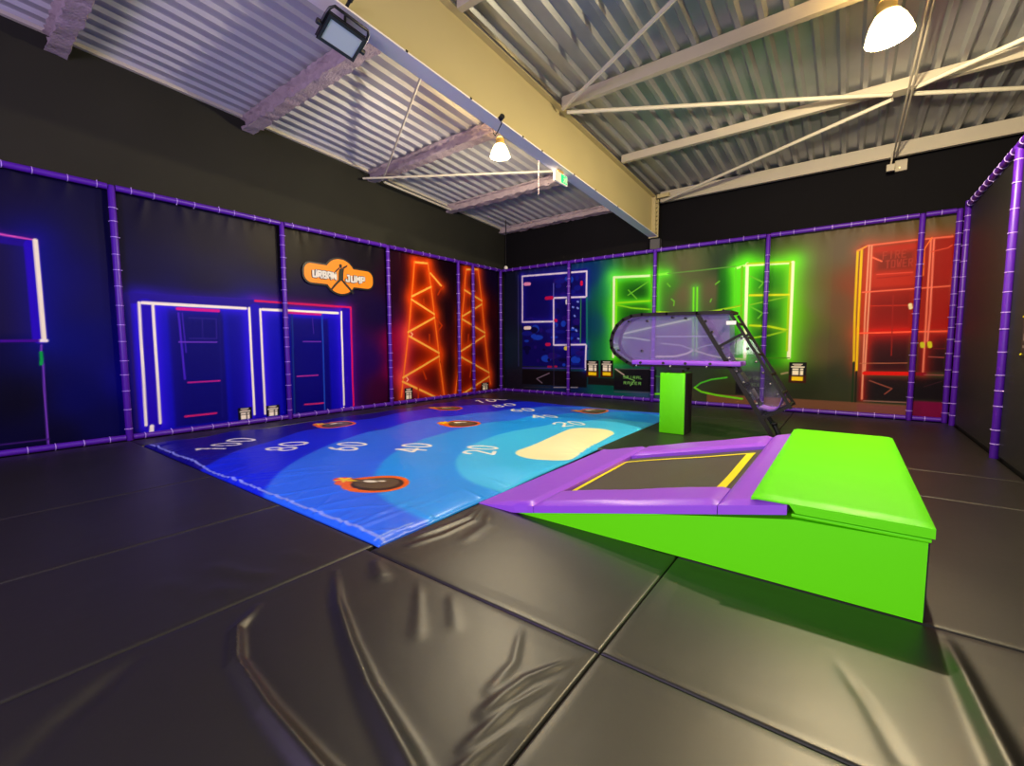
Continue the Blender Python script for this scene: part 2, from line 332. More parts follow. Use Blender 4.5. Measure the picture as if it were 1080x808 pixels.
LINES_B=[
([(-7.93, 3.5), (-5.78, 3.43), (-5.78, 2.74), (-6.83, 2.78), (-6.82, 1.43), (-5.77, 1.44), (-5.79, 0.75)], 0.05, (225, 215, 245), (30, 20, 160), 0.1),
([(-7.93, 3.5), (-7.93, 2.13), (-6.82, 2.11)], 0.05, (225, 215, 245), (30, 20, 160), 0.1),
([(-5.77, 2.72), (-5.75, 1.46)], 0.05, (20, 110, 110), None, 0),
([(-5.95, 2.71), (-5.95, 1.49)], 0.025, (50, 150, 60), None, 0),
([(-7.93, 0.74), (-5.8, 0.78)], 0.03, (60, 40, 150), None, 0),
([(-6.83, 3.19), (-6.83, 2.78)], 0.025, (110, 110, 210), None, 0),
([(-8.09, 3.55), (-8.08, 0.79)], 0.02, (60, 60, 120), None, 0),
([(-6.97, 0.61), (-7.41, 0.43), (-7.22, 0.31)], 0.03, (120, 105, 125), None, 0),
([(-7.89, 0.15), (-6.91, 0.2)], 0.02, (45, 40, 52), None, 0),
([(-6.81, 0.2), (-6.03, 0.24)], 0.03, (140, 135, 145), None, 0),
([(-6.82, 1.41), (-6.81, 0.25)], 0.02, (50, 45, 75), None, 0),
([(-6.97, 1.45), (-7.06, 1.45)], 0.1, (190, 20, 80), None, 0),
([(-6.88, 2.79), (-7.08, 2.79)], 0.1, (190, 15, 75), None, 0),
([(-6.77, 2.14), (-6.74, 2.13)], 0.09, (190, 15, 80), None, 0),
([(-7.01, 0.8), (-6.9, 0.8)], 0.06, (150, 20, 70), None, 0),
([(-6.77, 0.81), (-6.72, 0.81)], 0.06, (150, 20, 70), None, 0),
([(-5.93, 3.15), (-5.93, 3.09)], 0.08, (215, 20, 70), None, 0),
([(-7.83, 3.26), (-7.67, 3.25)], 0.1, (245, 150, 200), None, 0),
([(-7.83, 1.95), (-7.66, 1.95)], 0.1, (250, 235, 225), None, 0),
([(-6.39, 2.68), (-6.39, 2.61)], 0.09, (240, 240, 235), None, 0),
([(-6.42, 1.34), (-6.38, 1.34)], 0.12, (240, 225, 90), None, 0),
([(-6.06, 2.63), (-6.03, 2.62)], 0.05, (120, 140, 235), None, 0),
([(-6.06, 2.46), (-6.03, 2.44)], 0.05, (120, 140, 235), None, 0),
([(-6.15, 2.25), (-6.13, 2.23)], 0.05, (120, 140, 235), None, 0),
([(-6.21, 1.91), (-6.18, 1.9)], 0.05, (120, 140, 235), None, 0),
([(-6.1, 1.84), (-6.07, 1.82)], 0.05, (120, 140, 235), None, 0),
([(-6.03, 1.61), (-6.0, 1.6)], 0.05, (120, 140, 235), None, 0),
([(-6.21, 2.49), (-6.18, 2.48)], 0.05, (120, 140, 235), None, 0),
([(-4.98, 3.19), (-4.97, 1.11)], 0.065, (235, 255, 200), (90, 235, 20), 0.24),
([(-4.91, 3.15), (-4.9, 1.14)], 0.058, (120, 240, 20), None, 0),
([(-4.98, 3.19), (-4.0, 3.14)], 0.058, (220, 255, 190), (90, 235, 20), 0.16),
([(-4.0, 3.14), (-3.59, 3.15)], 0.058, (130, 245, 60), (90, 235, 20), 0.12),
([(-3.59, 3.15), (-3.4, 3.15), (-2.81, 3.15), (-2.08, 3.16)], 0.022, (90, 150, 60), None, 0),
([(-3.98, 3.14), (-3.94, 2.18)], 0.036, (110, 225, 30), (90, 235, 20), 0.096),
([(-3.85, 3.13), (-3.85, 2.21)], 0.036, (90, 210, 40), (90, 235, 20), 0.12),
([(-2.97, 2.76), (-2.94, 1.16)], 0.036, (110, 230, 30), (60, 160, 20), 0.08),
([(-2.89, 2.76), (-2.86, 1.16)], 0.036, (110, 230, 30), (60, 160, 20), 0.08),
([(-2.08, 3.11), (-1.85, 3.17)], 0.05, (200, 255, 150), (90, 235, 20), 0.12),
([(-1.85, 3.19), (-1.83, 1.14)], 0.065, (245, 255, 215), (90, 235, 20), 0.224),
([(-1.85, 3.16), (-1.0, 3.12)], 0.058, (225, 255, 190), (90, 235, 20), 0.16),
([(-1.85, 3.19), (-0.98, 3.14)], 0.036, (170, 215, 0), None, 0),
([(-1.0, 3.12), (-0.99, 1.14)], 0.072, (250, 255, 215), (110, 230, 0), 0.256),
([(-1.04, 3.11), (-1.03, 1.29)], 0.043, (160, 210, 0), None, 0),
([(-2.08, 3.11), (-2.04, 1.92)], 0.043, (90, 220, 30), (90, 235, 20), 0.12),
([(-1.95, 3.13), (-1.93, 1.92)], 0.05, (110, 200, 10), (90, 235, 20), 0.12),
([(-4.92, 2.52), (-3.97, 2.52)], 0.043, (150, 225, 20), (90, 235, 20), 0.096),
([(-4.89, 2.47), (-4.48, 2.37), (-3.87, 2.29)], 0.036, (130, 215, 20), (50, 130, 10), 0.08),
([(-3.85, 2.24), (-3.38, 2.19), (-2.9, 2.14)], 0.036, (170, 220, 20), None, 0),
([(-2.9, 2.14), (-2.45, 2.2), (-1.97, 2.28)], 0.036, (170, 220, 20), None, 0),
([(-2.78, 2.16), (-1.92, 2.3)], 0.022, (130, 190, 20), None, 0),
([(-1.78, 2.5), (-1.04, 2.46)], 0.043, (215, 225, 20), (90, 160, 0), 0.1),
([(-1.07, 2.42), (-1.77, 2.29)], 0.029, (120, 190, 30), None, 0),
([(-1.75, 1.84), (-1.4, 1.81), (-1.04, 1.72)], 0.043, (190, 225, 10), (90, 160, 0), 0.1),
([(-1.04, 1.71), (-1.39, 1.61), (-1.74, 1.56)], 0.036, (140, 200, 20), None, 0),
([(-4.86, 1.68), (-4.0, 1.85), (-3.01, 2.03)], 0.05, (190, 245, 140), (70, 150, 60), 0.1),
([(-4.86, 1.64), (-4.4, 1.6), (-4.0, 1.53)], 0.043, (170, 235, 140), None, 0),
([(-3.82, 1.13), (-3.35, 1.14), (-3.08, 1.21), (-2.96, 1.28)], 0.05, (215, 240, 170), None, 0),
([(-2.96, 1.31), (-3.23, 1.41), (-3.73, 1.46)], 0.036, (150, 190, 130), None, 0),
([(-2.89, 1.28), (-2.58, 1.18), (-2.25, 1.11), (-1.82, 1.09)], 0.043, (190, 225, 140), None, 0),
([(-2.89, 1.32), (-2.65, 1.4), (-2.26, 1.46)], 0.029, (150, 200, 130), None, 0),
([(-3.84, 1.63), (-2.32, 1.61)], 0.029, (170, 215, 170), None, 0),
([(-2.87, 0.41), (-2.74, 0.52), (-2.51, 0.61), (-2.18, 0.67)], 0.036, (70, 190, 40), None, 0),
([(-2.88, 0.4), (-2.73, 0.31), (-2.39, 0.25), (-1.85, 0.2)], 0.043, (110, 215, 20), None, 0),
([(-3.82, 0.19), (-3.67, 0.2)], 0.05, (110, 220, 20), None, 0),
([(-3.83, 0.64), (-3.68, 0.63)], 0.029, (50, 130, 60), None, 0),
([(-4.59, 2.7), (-4.06, 3.0)], 0.029, (100, 190, 40), None, 0),
([(-4.58, 2.83), (-4.35, 2.59)], 0.029, (100, 190, 40), None, 0),
([(-1.79, 2.92), (-1.53, 2.76)], 0.029, (100, 190, 40), None, 0),
([(-1.53, 2.74), (-1.6, 2.65)], 0.029, (100, 190, 40), None, 0),
([(-1.76, 2.25), (-1.51, 2.1)], 0.029, (100, 190, 40), None, 0),
([(-1.51, 2.1), (-1.6, 1.99)], 0.029, (100, 190, 40), None, 0),
([(-3.59, 2.91), (-3.52, 2.83)], 0.029, (100, 190, 40), None, 0),
([(-2.41, 2.86), (-2.49, 2.8)], 0.029, (100, 190, 40), None, 0),
([(-3.48, 2.53), (-3.41, 2.47)], 0.029, (100, 190, 40), None, 0),
([(-3.41, 2.47), (-3.42, 2.37)], 0.029, (100, 190, 40), None, 0),
([(-2.57, 2.47), (-2.59, 2.41)], 0.029, (100, 190, 40), None, 0),
([(-4.92, 0.79), (-3.91, 0.81)], 0.018, (75, 68, 85), None, 0),
([(-4.93, 0.18), (-3.9, 0.22)], 0.018, (80, 72, 88), None, 0),
([(-4.9, 0.79), (-4.66, 0.64)], 0.029, (190, 170, 165), None, 0),
([(-4.66, 0.6), (-4.37, 0.5), (-4.48, 0.37)], 0.022, (120, 190, 90), None, 0),
([(-1.73, 1.12), (-0.98, 1.13)], 0.022, (70, 120, 20), None, 0),
([(-1.11, 0.79), (-1.0, 0.82)], 0.036, (160, 140, 110), None, 0),
([(0.07, 3.22), (0.08, 2.03), (0.11, 1.06)], 0.037, (225, 185, 0), (110, 60, 0), 0.1),
([(0.13, 3.23), (0.14, 2.02), (0.16, 0.88)], 0.037, (240, 190, 0), (130, 50, 0), 0.1),
([(0.11, 1.06), (0.12, 0.28)], 0.031, (20, 45, 12), None, 0),
([(0.16, 0.88), (0.17, 0.28)], 0.031, (30, 28, 8), None, 0),
([(0.07, 3.22), (0.22, 3.3)], 0.031, (250, 150, 60), (150, 22, 6), 0.06),
([(0.22, 3.3), (0.9, 3.31), (1.39, 3.3)], 0.031, (232, 100, 75), (150, 22, 6), 0.132),
([(0.24, 3.3), (0.24, 2.02), (0.27, 0.34)], 0.028, (228, 140, 110), (150, 22, 6), 0.072),
([(0.28, 3.29), (0.29, 2.02), (0.29, 0.9)], 0.028, (228, 140, 110), (150, 22, 6), 0.072),
([(0.18, 2.42), (0.91, 2.43), (1.4, 2.44)], 0.028, (232, 100, 75), (150, 22, 6), 0.12),
([(0.38, 2.74), (0.89, 2.73)], 0.019, (215, 70, 55), (150, 22, 6), 0.048),
([(0.39, 2.67), (0.86, 2.68)], 0.019, (150, 20, 10), None, 0),
([(0.18, 1.63), (0.91, 1.64), (1.41, 1.64)], 0.031, (255, 90, 60), (170, 12, 0), 0.18),
([(0.31, 2.15), (0.86, 2.13)], 0.019, (190, 40, 20), None, 0),
([(0.64, 2.32), (0.67, 1.2)], 0.015, (150, 25, 15), None, 0),
([(1.11, 3.29), (1.12, 1.98), (1.13, 0.87)], 0.028, (240, 120, 95), (150, 22, 6), 0.09),
([(1.15, 3.28), (1.17, 1.97), (1.16, 1.46)], 0.028, (235, 115, 95), (150, 22, 6), 0.09),
([(0.29, 0.85), (0.91, 0.86)], 0.072, (225, 15, 0), (90, 0, 0), 0.1),
([(0.99, 0.86), (1.15, 0.86)], 0.064, (140, 5, 25), None, 0),
([(1.15, 0.85), (1.41, 0.85)], 0.015, (150, 80, 80), None, 0),
([(0.21, 1.04), (0.9, 1.06)], 0.015, (190, 110, 80), None, 0),
([(1.19, 1.18), (1.39, 1.17)], 0.019, (160, 70, 65), None, 0),
([(1.25, 1.33), (1.4, 1.33)], 0.012, (120, 20, 30), None, 0),
([(1.23, 1.87), (1.4, 1.88)], 0.012, (150, 20, 20), None, 0),
([(1.09, 1.42), (1.1, 1.37)], 0.064, (205, 205, 30), None, 0),
([(1.19, 1.43), (1.2, 1.37)], 0.064, (205, 205, 30), None, 0),
([(0.89, 2.14), (0.9, 2.08)], 0.056, (240, 225, 170), None, 0),
([(0.37, 0.71), (0.71, 0.57), (0.61, 0.46)], 0.019, (150, 75, 60), None, 0),
([(0.3, 0.31), (0.94, 0.32)], 0.019, (150, 105, 95), None, 0),
([(1.16, 0.63), (1.41, 0.75)], 0.012, (60, 20, 35), None, 0),
([(1.04, 2.66), (1.03, 3.13), (1.12, 3.32)], 0.019, (255, 120, 50), None, 0),
([(1.13, 3.07), (1.34, 3.11), (1.39, 3.15)], 0.019, (215, 70, 50), None, 0),
([(0.3, 3.07), (0.44, 2.98)], 0.025, (255, 110, 80), None, 0),
]
BG_L=[(0.93, 3.33, 17, 12, 46), (1.27, 3.23, 12, 9, 54), (1.76, 3.27, 9, 6, 51), (1.4, 2.29, 8, 3, 81), (1.5, 1.49, 0, 0, 93), (1.31, 0.69, 0, 0, 81), (1.61, 0.31, 1, 0, 67), (0.77, 0.74, 2, 0, 27), (0.86, 2.23, 11, 7, 40), (0.85, 1.8, 18, 14, 67), (0.82, 1.61, 3, 1, 34), (1.08, 0.16, 2, 0, 40), (2.21, 3.44, 12, 8, 43), (3.08, 3.33, 15, 12, 40), (4.09, 3.44, 23, 19, 25), (3.04, 2.46, 12, 8, 54), (2.09, 2.36, 11, 7, 54), (2.42, 0.89, 0, 0, 157), (3.43, 0.92, 0, 0, 142), (2.9, 1.18, 0, 0, 93), (1.96, 0.92, 3, 0, 120), (2.85, 0.09, 0, 0, 109), (3.37, 1.76, 0, 0, 120), (2.47, 1.73, 0, 0, 150), (4.73, 3.42, 34, 31, 25), (6.14, 3.52, 18, 14, 25), (5.3, 2.51, 9, 5, 58), (5.29, 1.12, 0, 0, 150), (4.73, 1.13, 1, 0, 93), (4.11, 1.15, 0, 0, 142), (6.18, 1.09, 31, 0, 81), (6.47, 2.18, 17, 2, 54), (6.55, 0.37, 50, 0, 45), (5.25, 0.21, 0, 0, 109), (7.04, 2.89, 29, 0, 23), (7.0, 1.53, 141, 0, 59), (6.92, 0.73, 128, 0, 64), (6.81, 0.05, 36, 0, 27), (8.68, 2.31, 24, 0, 7), (8.92, 3.34, 14, 0, 11), (8.76, 0.76, 20, 0, 3), (7.93, 2.26, 63, 3, 0), (7.9, 1.05, 98, 7, 0), (7.63, 2.95, 56, 2, 0), (9.5, 1.82, 63, 6, 0), (10.39, 1.84, 31, 2, 16), (10.86, 3.58, 14, 2, 37), (10.78, 0.38, 17, 2, 18), (10.05, 2.38, 63, 5, 1), (9.61, 0.73, 98, 7, 0)]  # print colours; the brighter top of the logo banner is painted lamp sheen
BG_B=[(-8.47, 3.3, 14, 17, 39), (-8.37, 1.26, 19, 31, 51), (-8.3, 0.23, 22, 19, 34), (-8.55, 2.44, 17, 19, 42), (-6.93, 3.97, 19, 19, 85), (-5.58, 3.3, 0, 42, 106), (-5.42, 2.03, 0, 56, 92), (-5.16, 3.02, 0, 93, 79), (-5.13, 1.27, 0, 93, 63), (-5.01, 2.27, 0, 113, 42), (-4.39, 3.54, 56, 78, 36), (-4.38, 2.71, 0, 99, 7), (-4.36, 1.76, 0, 85, 17), (-3.22, 3.3, 85, 85, 56), (-3.2, 2.63, 93, 88, 59), (-3.55, 2.88, 56, 127, 28), (-2.57, 2.69, 88, 82, 56), (-2.19, 3.23, 25, 42, 31), (-2.08, 2.76, 14, 85, 7), (-1.63, 3.32, 31, 42, 25), (-1.59, 2.31, 7, 99, 0), (-1.57, 1.69, 7, 78, 14), (-1.1, 3.26, 68, 62, 36), (-0.85, 2.07, 71, 99, 11), (-0.57, 2.25, 93, 82, 51), (-0.61, 3.29, 93, 82, 59), (-0.23, 3.34, 93, 79, 62), (-0.18, 2.22, 99, 68, 45), (-0.37, 1.29, 82, 68, 42), (0.03, 2.58, 120, 59, 35), (-0.11, 0.72, 42, 48, 28), (-0.66, 0.6, 34, 39, 19), (-5.12, 0.21, 0, 71, 56), (-6.28, 0.0, 14, 28, 85), (-5.11, 0.05, 7, 85, 92), (-4.07, 0.07, 42, 71, 106), (-3.15, 0.71, 45, 56, 45), (-3.13, 0.02, 56, 56, 39), (-2.08, 0.1, 48, 48, 28), (-6.28, -0.21, 14, 28, 71), (-3.89, 2.91, 85, 113, 42)]  # print colours; the bright olive areas are lamplight put into the ink
RECT_B=[(-7.93, -5.78, 0.8, 3.51, (8, 6, 95)), (-7.94, -5.74, 0.25, 0.69, (12, 9, 16)), (-5.71, -4.9, 0.34, 0.54, (20, 18, 18)), (-4.94, -3.81, 0.23, 0.8, (14, 11, 20)), (-1.99, -1.3, 0.3, 0.83, (16, 13, 18)), (0.14, 0.96, 1.64, 3.29, (175, 32, 10)), (0.36, 0.89, 2.8, 3.12, (120, 25, 8)), (0.3, 0.91, 1.73, 2.47, (125, 8, 0)), (0.25, 0.92, 0.9, 1.6, (42, 3, 8)), (0.95, 1.46, 1.66, 3.3, (150, 15, 4)), (1.04, 1.43, 0.9, 1.6, (30, 2, 10)), (0.21, 0.95, 0.32, 0.77, (16, 6, 9)), (0.98, 1.45, 0.37, 0.8, (14, 3, 9)), (-2.59, 1.0, 0.01, 0.04, (85, 54, 38)), (0.22, 0.97, -0.0, 0.21, (92, 52, 50)), (1.01, 1.46, -0.01, 0.34, (90, 0, 45)), (-5.72, -4.85, 0.6, 1.01, (60, 14, 6))]
NOTE_L=[(3.43, 3.61, 0.01, 0.29, 0), (3.92, 4.11, -0.02, 0.28, 0), (7.22, 7.42, 0.01, 0.35, 0), (10.13, 10.4, -0.0, 0.29, 0)]
NOTE_B=[(-5.72, -5.43, 0.58, 0.97, 1), (-5.29, -5.01, 0.59, 0.98, 1), (-0.94, -0.7, 0.64, 1.01, 1)]
TEXT_B=[(-4.69, -4.16, 0.55, 0.62, 'SPIRAL', (120, 190, 90)), (-4.68, -4.18, 0.4, 0.47, 'RACER', (120, 190, 90)), (-1.8, -1.4, 0.64, 0.71, 'SPIRAL', (90, 120, 70)), (-1.78, -1.42, 0.5, 0.56, 'RACER', (90, 120, 70)), (0.44, 0.8, 3.01, 3.16, 'FIRE', (172, 48, 32)), (0.49, 0.9, 2.84, 2.99, 'TOWER', (170, 45, 35))]
# ------------------------------------------------------------------ printed art: ink painted on a fine grid of points
class Ink:
    def __init__(s, u0, u1, v0, v1, step):
        s.u = np.linspace(u0, u1, int(round((u1 - u0) / step)) + 1)
        s.v = np.linspace(v0, v1, int(round((v1 - v0) / step)) + 1)
        s.step = step
        s.U, s.V = np.meshgrid(s.u, s.v, indexing='ij')
        s.c = np.zeros(s.U.shape + (3,))
    def win(s, a0, a1, b0, b1):
        i0, i1 = np.searchsorted(s.u, [a0, a1]); j0, j1 = np.searchsorted(s.v, [b0, b1])
        return slice(max(i0 - 1, 0), i1 + 1), slice(max(j0 - 1, 0), j1 + 1)
    def mix(s, w, a, col):
        s.c[w] = s.c[w] * (1 - a[..., None]) + np.asarray(col, float) * a[..., None]
    def field(s, samples, power=3.0):
        """Soft colour areas of the print, some with lamplight put in, blended between sample points."""
        acc = np.zeros_like(s.c); ws = np.zeros(s.U.shape)
        for (a, b, r, g, bl) in samples:
            w = 1.0 / (((s.U - a) ** 2 + (s.V - b) ** 2) + .02) ** (power / 2)
            acc += w[..., None] * np.array((r, g, bl)); ws += w
        s.c = acc / ws[..., None]
    def sdist(s, w, p, q):
        U, V = s.U[w], s.V[w]
        d = np.array((q[0] - p[0], q[1] - p[1])); L2 = max(d @ d, 1e-9)
        t = np.clip(((U - p[0]) * d[0] + (V - p[1]) * d[1]) / L2, 0, 1)
        return np.hypot(U - p[0] - t * d[0], V - p[1] - t * d[1])
    def lines(s, L):
        for pts, wd, col, gc, gr in L:          # soft printed halo first
            if gc is None: continue
            us = [p[0] for p in pts]; vs = [p[1] for p in pts]; m = gr * 2.6
            w = s.win(min(us) - m, max(us) + m, min(vs) - m, max(vs) + m)
            d = np.min([s.sdist(w, a, b) for a, b in zip(pts, pts[1:])], axis=0)
            a = np.exp(-(d / gr) ** 1.3)
            s.c[w] = np.maximum(s.c[w], s.c[w] * (1 - a[..., None]) + np.asarray(gc, float) * a[..., None])
        for pts, wd, col, gc, gr in L: s.stroke(pts, wd, col)
    def stroke(s, pts, wd, col):
        us = [p[0] for p in pts]; vs = [p[1] for p in pts]; m = wd + s.step
        w = s.win(min(us) - m, max(us) + m, min(vs) - m, max(vs) + m)
        d = np.min([s.sdist(w, a, b) for a, b in zip(pts, pts[1:])], axis=0)
        s.mix(w, np.clip((wd / 2 - d) / s.step + .5, 0, 1), col)
    def rect(s, a0, a1, b0, b1, col, soft=None):
        soft = soft or s.step
        w = s.win(a0 - soft, a1 + soft, b0 - soft, b1 + soft)
        U, V = s.U[w], s.V[w]
        d = np.minimum(np.minimum(U - a0, a1 - U), np.minimum(V - b0, b1 - V))
        s.mix(w, np.clip(d / soft + .5, 0, 1), col)
    def ellipse(s, cu, cv, ru, rv, col, e1=(1, 0), e2=(0, 1)):
        m = max(ru, rv) + .05
        w = s.win(cu - m, cu + m, cv - m, cv + m)
        x = (s.U[w] - cu) * e1[0] + (s.V[w] - cv) * e1[1]; y = (s.U[w] - cu) * e2[0] + (s.V[w] - cv) * e2[1]
        d = (1 - np.hypot(x / ru, y / rv)) * min(ru, rv)
        s.mix(w, np.clip(d / s.step + .5, 0, 1), col)

# stroke letters on a 1 x 1.5 cell
def arc(cx, cy, rx, ry, a0, a1, n=14):
    return [(cx + rx * math.cos(math.radians(a0 + (a1 - a0) * k / n)), cy + ry * math.sin(math.radians(a0 + (a1 - a0) * k / n))) for k in range(n + 1)]
GLYPH = {
 '0': [arc(.5, .75, .42, .7, 0, 360, 24)],
 '1': [[(.25, 1.2), (.55, 1.45), (.55, .05)]],
 '2': [arc(.5, 1.05, .4, .4, 170, -35) + [(.1, .05), (.92, .05)]],
 '4': [[(.7, .05), (.7, 1.45), (.08, .5), (.95, .5)]],
 '6': [arc(.5, .45, .4, .4, 0, 360, 20), [(.12, .55), (.3, 1.1), (.72, 1.45)]],
 '8': [arc(.5, .4, .4, .37, 0, 360, 20), arc(.5, 1.1, .34, .33, 0, 360, 20)],
 'S': [[(.9, 1.4), (.1, 1.4), (.1, .78), (.9, .72), (.9, .1), (.1, .1)]],
 'P': [[(.1, .05), (.1, 1.4), (.85, 1.4), (.85, .75), (.1, .75)]],
 'I': [[(.5, .05), (.5, 1.45)]],
 'R': [[(.1, .05), (.1, 1.4), (.85, 1.4), (.85, .75), (.1, .75)], [(.45, .75), (.9, .05)]],
 'A': [[(.1, .05), (.1, 1.4), (.9, 1.4), (.9, .05)], [(.1, .7), (.9, .7)]],
 'L': [[(.1, 1.45), (.1, .1), (.85, .1)]],
 'C': [[(.9, 1.4), (.1, 1.4), (.1, .1), (.9, .1)]],
 'E': [[(.9, 1.4), (.1, 1.4), (.1, .1), (.9, .1)], [(.1, .75), (.75, .75)]],
 'F': [[(.9, 1.4), (.1, 1.4), (.1, .05)], [(.1, .75), (.75, .75)]],
 'T': [[(.05, 1.4), (.95, 1.4)], [(.5, 1.4), (.5, .05)]],
 'O': [[(.1, .1), (.1, 1.4), (.9, 1.4), (.9, .1), (.1, .1)]],
 'W': [[(.05, 1.45), (.25, .08), (.5, .9), (.75, .08), (.95, 1.45)]],
 'U': [[(.1, 1.45), (.1, .1), (.9, .1), (.9, 1.45)]],
 'B': [[(.1, .05), (.1, 1.4), (.8, 1.4), (.8, .8), (.1, .8)], [(.8, .75), (.9, .7), (.9, .1), (.1, .1)]],
 'D': [[(.1, .1), (.1, 1.4), (.65, 1.4), (.9, 1.1), (.9, .4), (.65, .1), (.1, .1)]],
 'N': [[(.1, .05), (.1, 1.4), (.9, .1), (.9, 1.45)]],
 'J': [[(.3, 1.4), (.8, 1.4), (.8, .1), (.1, .1), (.1, .4)]],
 'M': [[(.08, .05), (.08, 1.4), (.5, .7), (.92, 1.4), (.92, .05)]],
}
def notice(ink, a0, a1, b0, b1, kind):
    """Small safety notice: two caption lines, a bar, two pictures, a yellow strip on some."""
    W = (255, 245, 222); K = (6, 5, 16)
    H = b1 - b0; L = a1 - a0
    f = lambda x0, x1, y0, y1, c: ink.rect(a0 + x0 * L, a0 + x1 * L, b0 + y0 * H, b0 + y1 * H, c)
    f(-.15, 1.15, 0 if kind == 0 else -.08, 1.08, K if kind == 0 else (60, 14, 8))
    if kind == 1: f(-.12, 1.12, .36, 1.08, (10, 10, 16))
    lo = .02 if kind == 0 else .36
    s_ = (1 - lo)
    g = lambda x0, x1, y0, y1, c: f(x0, x1, lo + y0 * s_, lo + y1 * s_, c)
    g(.1, .85, .92, 1.0, W); g(.2, .75, .82, .88, (235, 205, 190)); g(0, 1, .67, .78, W)
    g(.1, .58, .45, .60, W); g(.1, .58, 0, .40, W); g(.68, .92, .45, .60, W); g(.68, .92, 0, .40, W)
    if kind == 1: f(.08, .92, .04, .27, (255, 215, 20))

STEP = .0125
LW = Ink(-.57, 10.95, 0, 3.70, STEP)
LW.field(BG_L, 3.2)
for a0, a1, b0, b1, c, sf in [(-.20, .98, 1.56, 2.74, (22, 16, 42), .12), (2.05, 5.75, .0, 2.16, (4, 2, 178), .10), (2.46, 3.24, .10, 2.02, (3, 0, 112), .05), (3.30, 3.55, .1, 2.0, (2, 0, 150), .1), (4.42, 5.22, .05, 1.98, (4, 0, 118), .05)]:
    LW.rect(a0, a1, b0, b1, c, sf)
LW.lines([([(-.25, 2.85), (.67, 2.85)], .03, (235, 90, 190), (60, 10, 140), .05), ([(-.22, 2.79), (.67, 2.79)], .10, (30, 5, 140), None, 0), ([(-.25, 1.5), (.6, 1.5)], .035, (70, 0, 150), None, 0), ([(-.25, 2.85), (-.25, 1.5)], .05, (255, 250, 215), (0, 10, 130), .3)])
LW.lines(LINES_L)
for n in NOTE_L: notice(LW, n[0], n[1], max(n[2], .09), n[3], n[4])

BW = Ink(-8.69, 1.47, 0, 3.70, STEP)
BW.field(BG_B, 3.2)
for a0, a1, b0, b1, c in RECT_B[:1]: BW.rect(a0, a1, b0, b1, c)
rng = np.random.default_rng(5)
for k in range(90):                                  # mottled rock print of the blue tower
    u, v = rng.uniform(-7.9, -5.85), rng.uniform(.85, 3.4)
    if u > -6.85 or v < 2.2: BW.ellipse(u, v, rng.uniform(.05, .2), rng.uniform(.03, .12), [(14, 20, 130), (4, 4, 60), (20, 60, 190), (30, 10, 110)][k % 4])
for a0, a1, b0, b1, c in RECT_B[1:5]: BW.rect(a0, a1, b0, b1, c, .03)
for a0, a1, b0, b1, c in RECT_B[5:12] + RECT_B[12:13]: BW.rect(a0, a1, b0, b1, c, .10)
BW.rect(.14, .96, 1.60, 1.72, (190, 12, 0), .06)
BW.rect(-2.6, 1.0, 0, .27, (112, 72, 50), .02); BW.rect(.2, .97, 0, .24, (118, 64, 62), .03); BW.rect(.99, 1.47, 0, .36, (110, 0, 56), .03)
for a0, a1, b0, b1, c in [(-5.02, -3.90, .95, 3.05, (4, 70, 4)), (-2.43, -1.10, .95, 3.15, (6, 82, 4)), (-2.05, -1.2, 1.2, 2.2, (0, 50, 4))]: BW.rect(a0, a1, b0, b1, c, .12)
BW.lines(LINES_B)
for a0, a1, b0, b1, t, c in TEXT_B:
    n = len(t); cw = (a1 - a0) / n; h = b1 - b0
    for i, ch in enumerate(t):
        for st in GLYPH[ch]:
            BW.stroke([(a0 + cw * (i + .12 + .72 * p[0]), b0 + h * p[1] / 1.5) for p in st], .015, c)
for n in NOTE_B: notice(BW, *n)

def grid_mesh(P, ink):
    """P: (nu, nv, 3) points, ink: (nu, nv, 3) sRGB 0..255."""
    nu, nv = P.shape[:2]
    me = bpy.data.meshes.new('banner')
    me.vertices.add(nu * nv); me.vertices.foreach_set('co', P.reshape(-1).astype(np.float32))
    i, j = np.meshgrid(np.arange(nu - 1), np.arange(nv - 1), indexing='ij')
    a = (i * nv + j).ravel()
    q = np.stack([a, a + nv, a + nv + 1, a + 1], -1).ravel().astype(np.int32)
    nf = (nu - 1) * (nv - 1)
    me.loops.add(nf * 4); me.loops.foreach_set('vertex_index', q)
    me.polygons.add(nf); me.polygons.foreach_set('loop_start', np.arange(0, nf * 4, 4, dtype=np.int32))
    try: me.polygons.foreach_set('loop_total', np.full(nf, 4, dtype=np.int32))
    except Exception: pass
    me.update(calc_edges=True); me.validate()
    if ink is not None:
        at = me.attributes.new('ink', 'FLOAT_COLOR', 'POINT')
        c = np.ones((nu * nv, 4), np.float32); c[:, :3] = lin(np.clip(ink, 0, 255)).reshape(-1, 3)
        at.data.foreach_set('color', c.ravel())
    me.polygons.foreach_set('use_smooth', np.ones(nf, bool))
    return me

def pleats(U, V, u0, u1, seed, top=3.70, amp=.012):
    """Gathers where a banner is lashed to the top rail, and slow sag below."""
    r = np.random.default_rng(seed)
    d = np.zeros_like(U)
    n = int((u1 - u0) / .24)
    for k in range(n):
        c = u0 + (k + .5 + r.uniform(-.2, .2)) * (u1 - u0) / n
        lean = r.uniform(-.3, .3); wdt = r.uniform(.03, .06)
        t = np.clip((top - V) / r.uniform(.25, .7), 0, 1)
        d += amp * r.uniform(.4, 1.3) * np.exp(-((U - c - lean * (top - V)) / (wdt + .10 * t)) ** 2) * (1 - t) ** 1.5
    for k in range(7):
        f = r.uniform(1, 5); g = r.uniform(1, 7)
        d += r.uniform(.0006, .002) * np.sin(f * U + g * V + r.uniform(0, 6.3))
    e = np.minimum(np.minimum(U - u0, u1 - U), np.minimum(V, top - V + .05))
    return d * np.clip(e / .05, 0, 1)

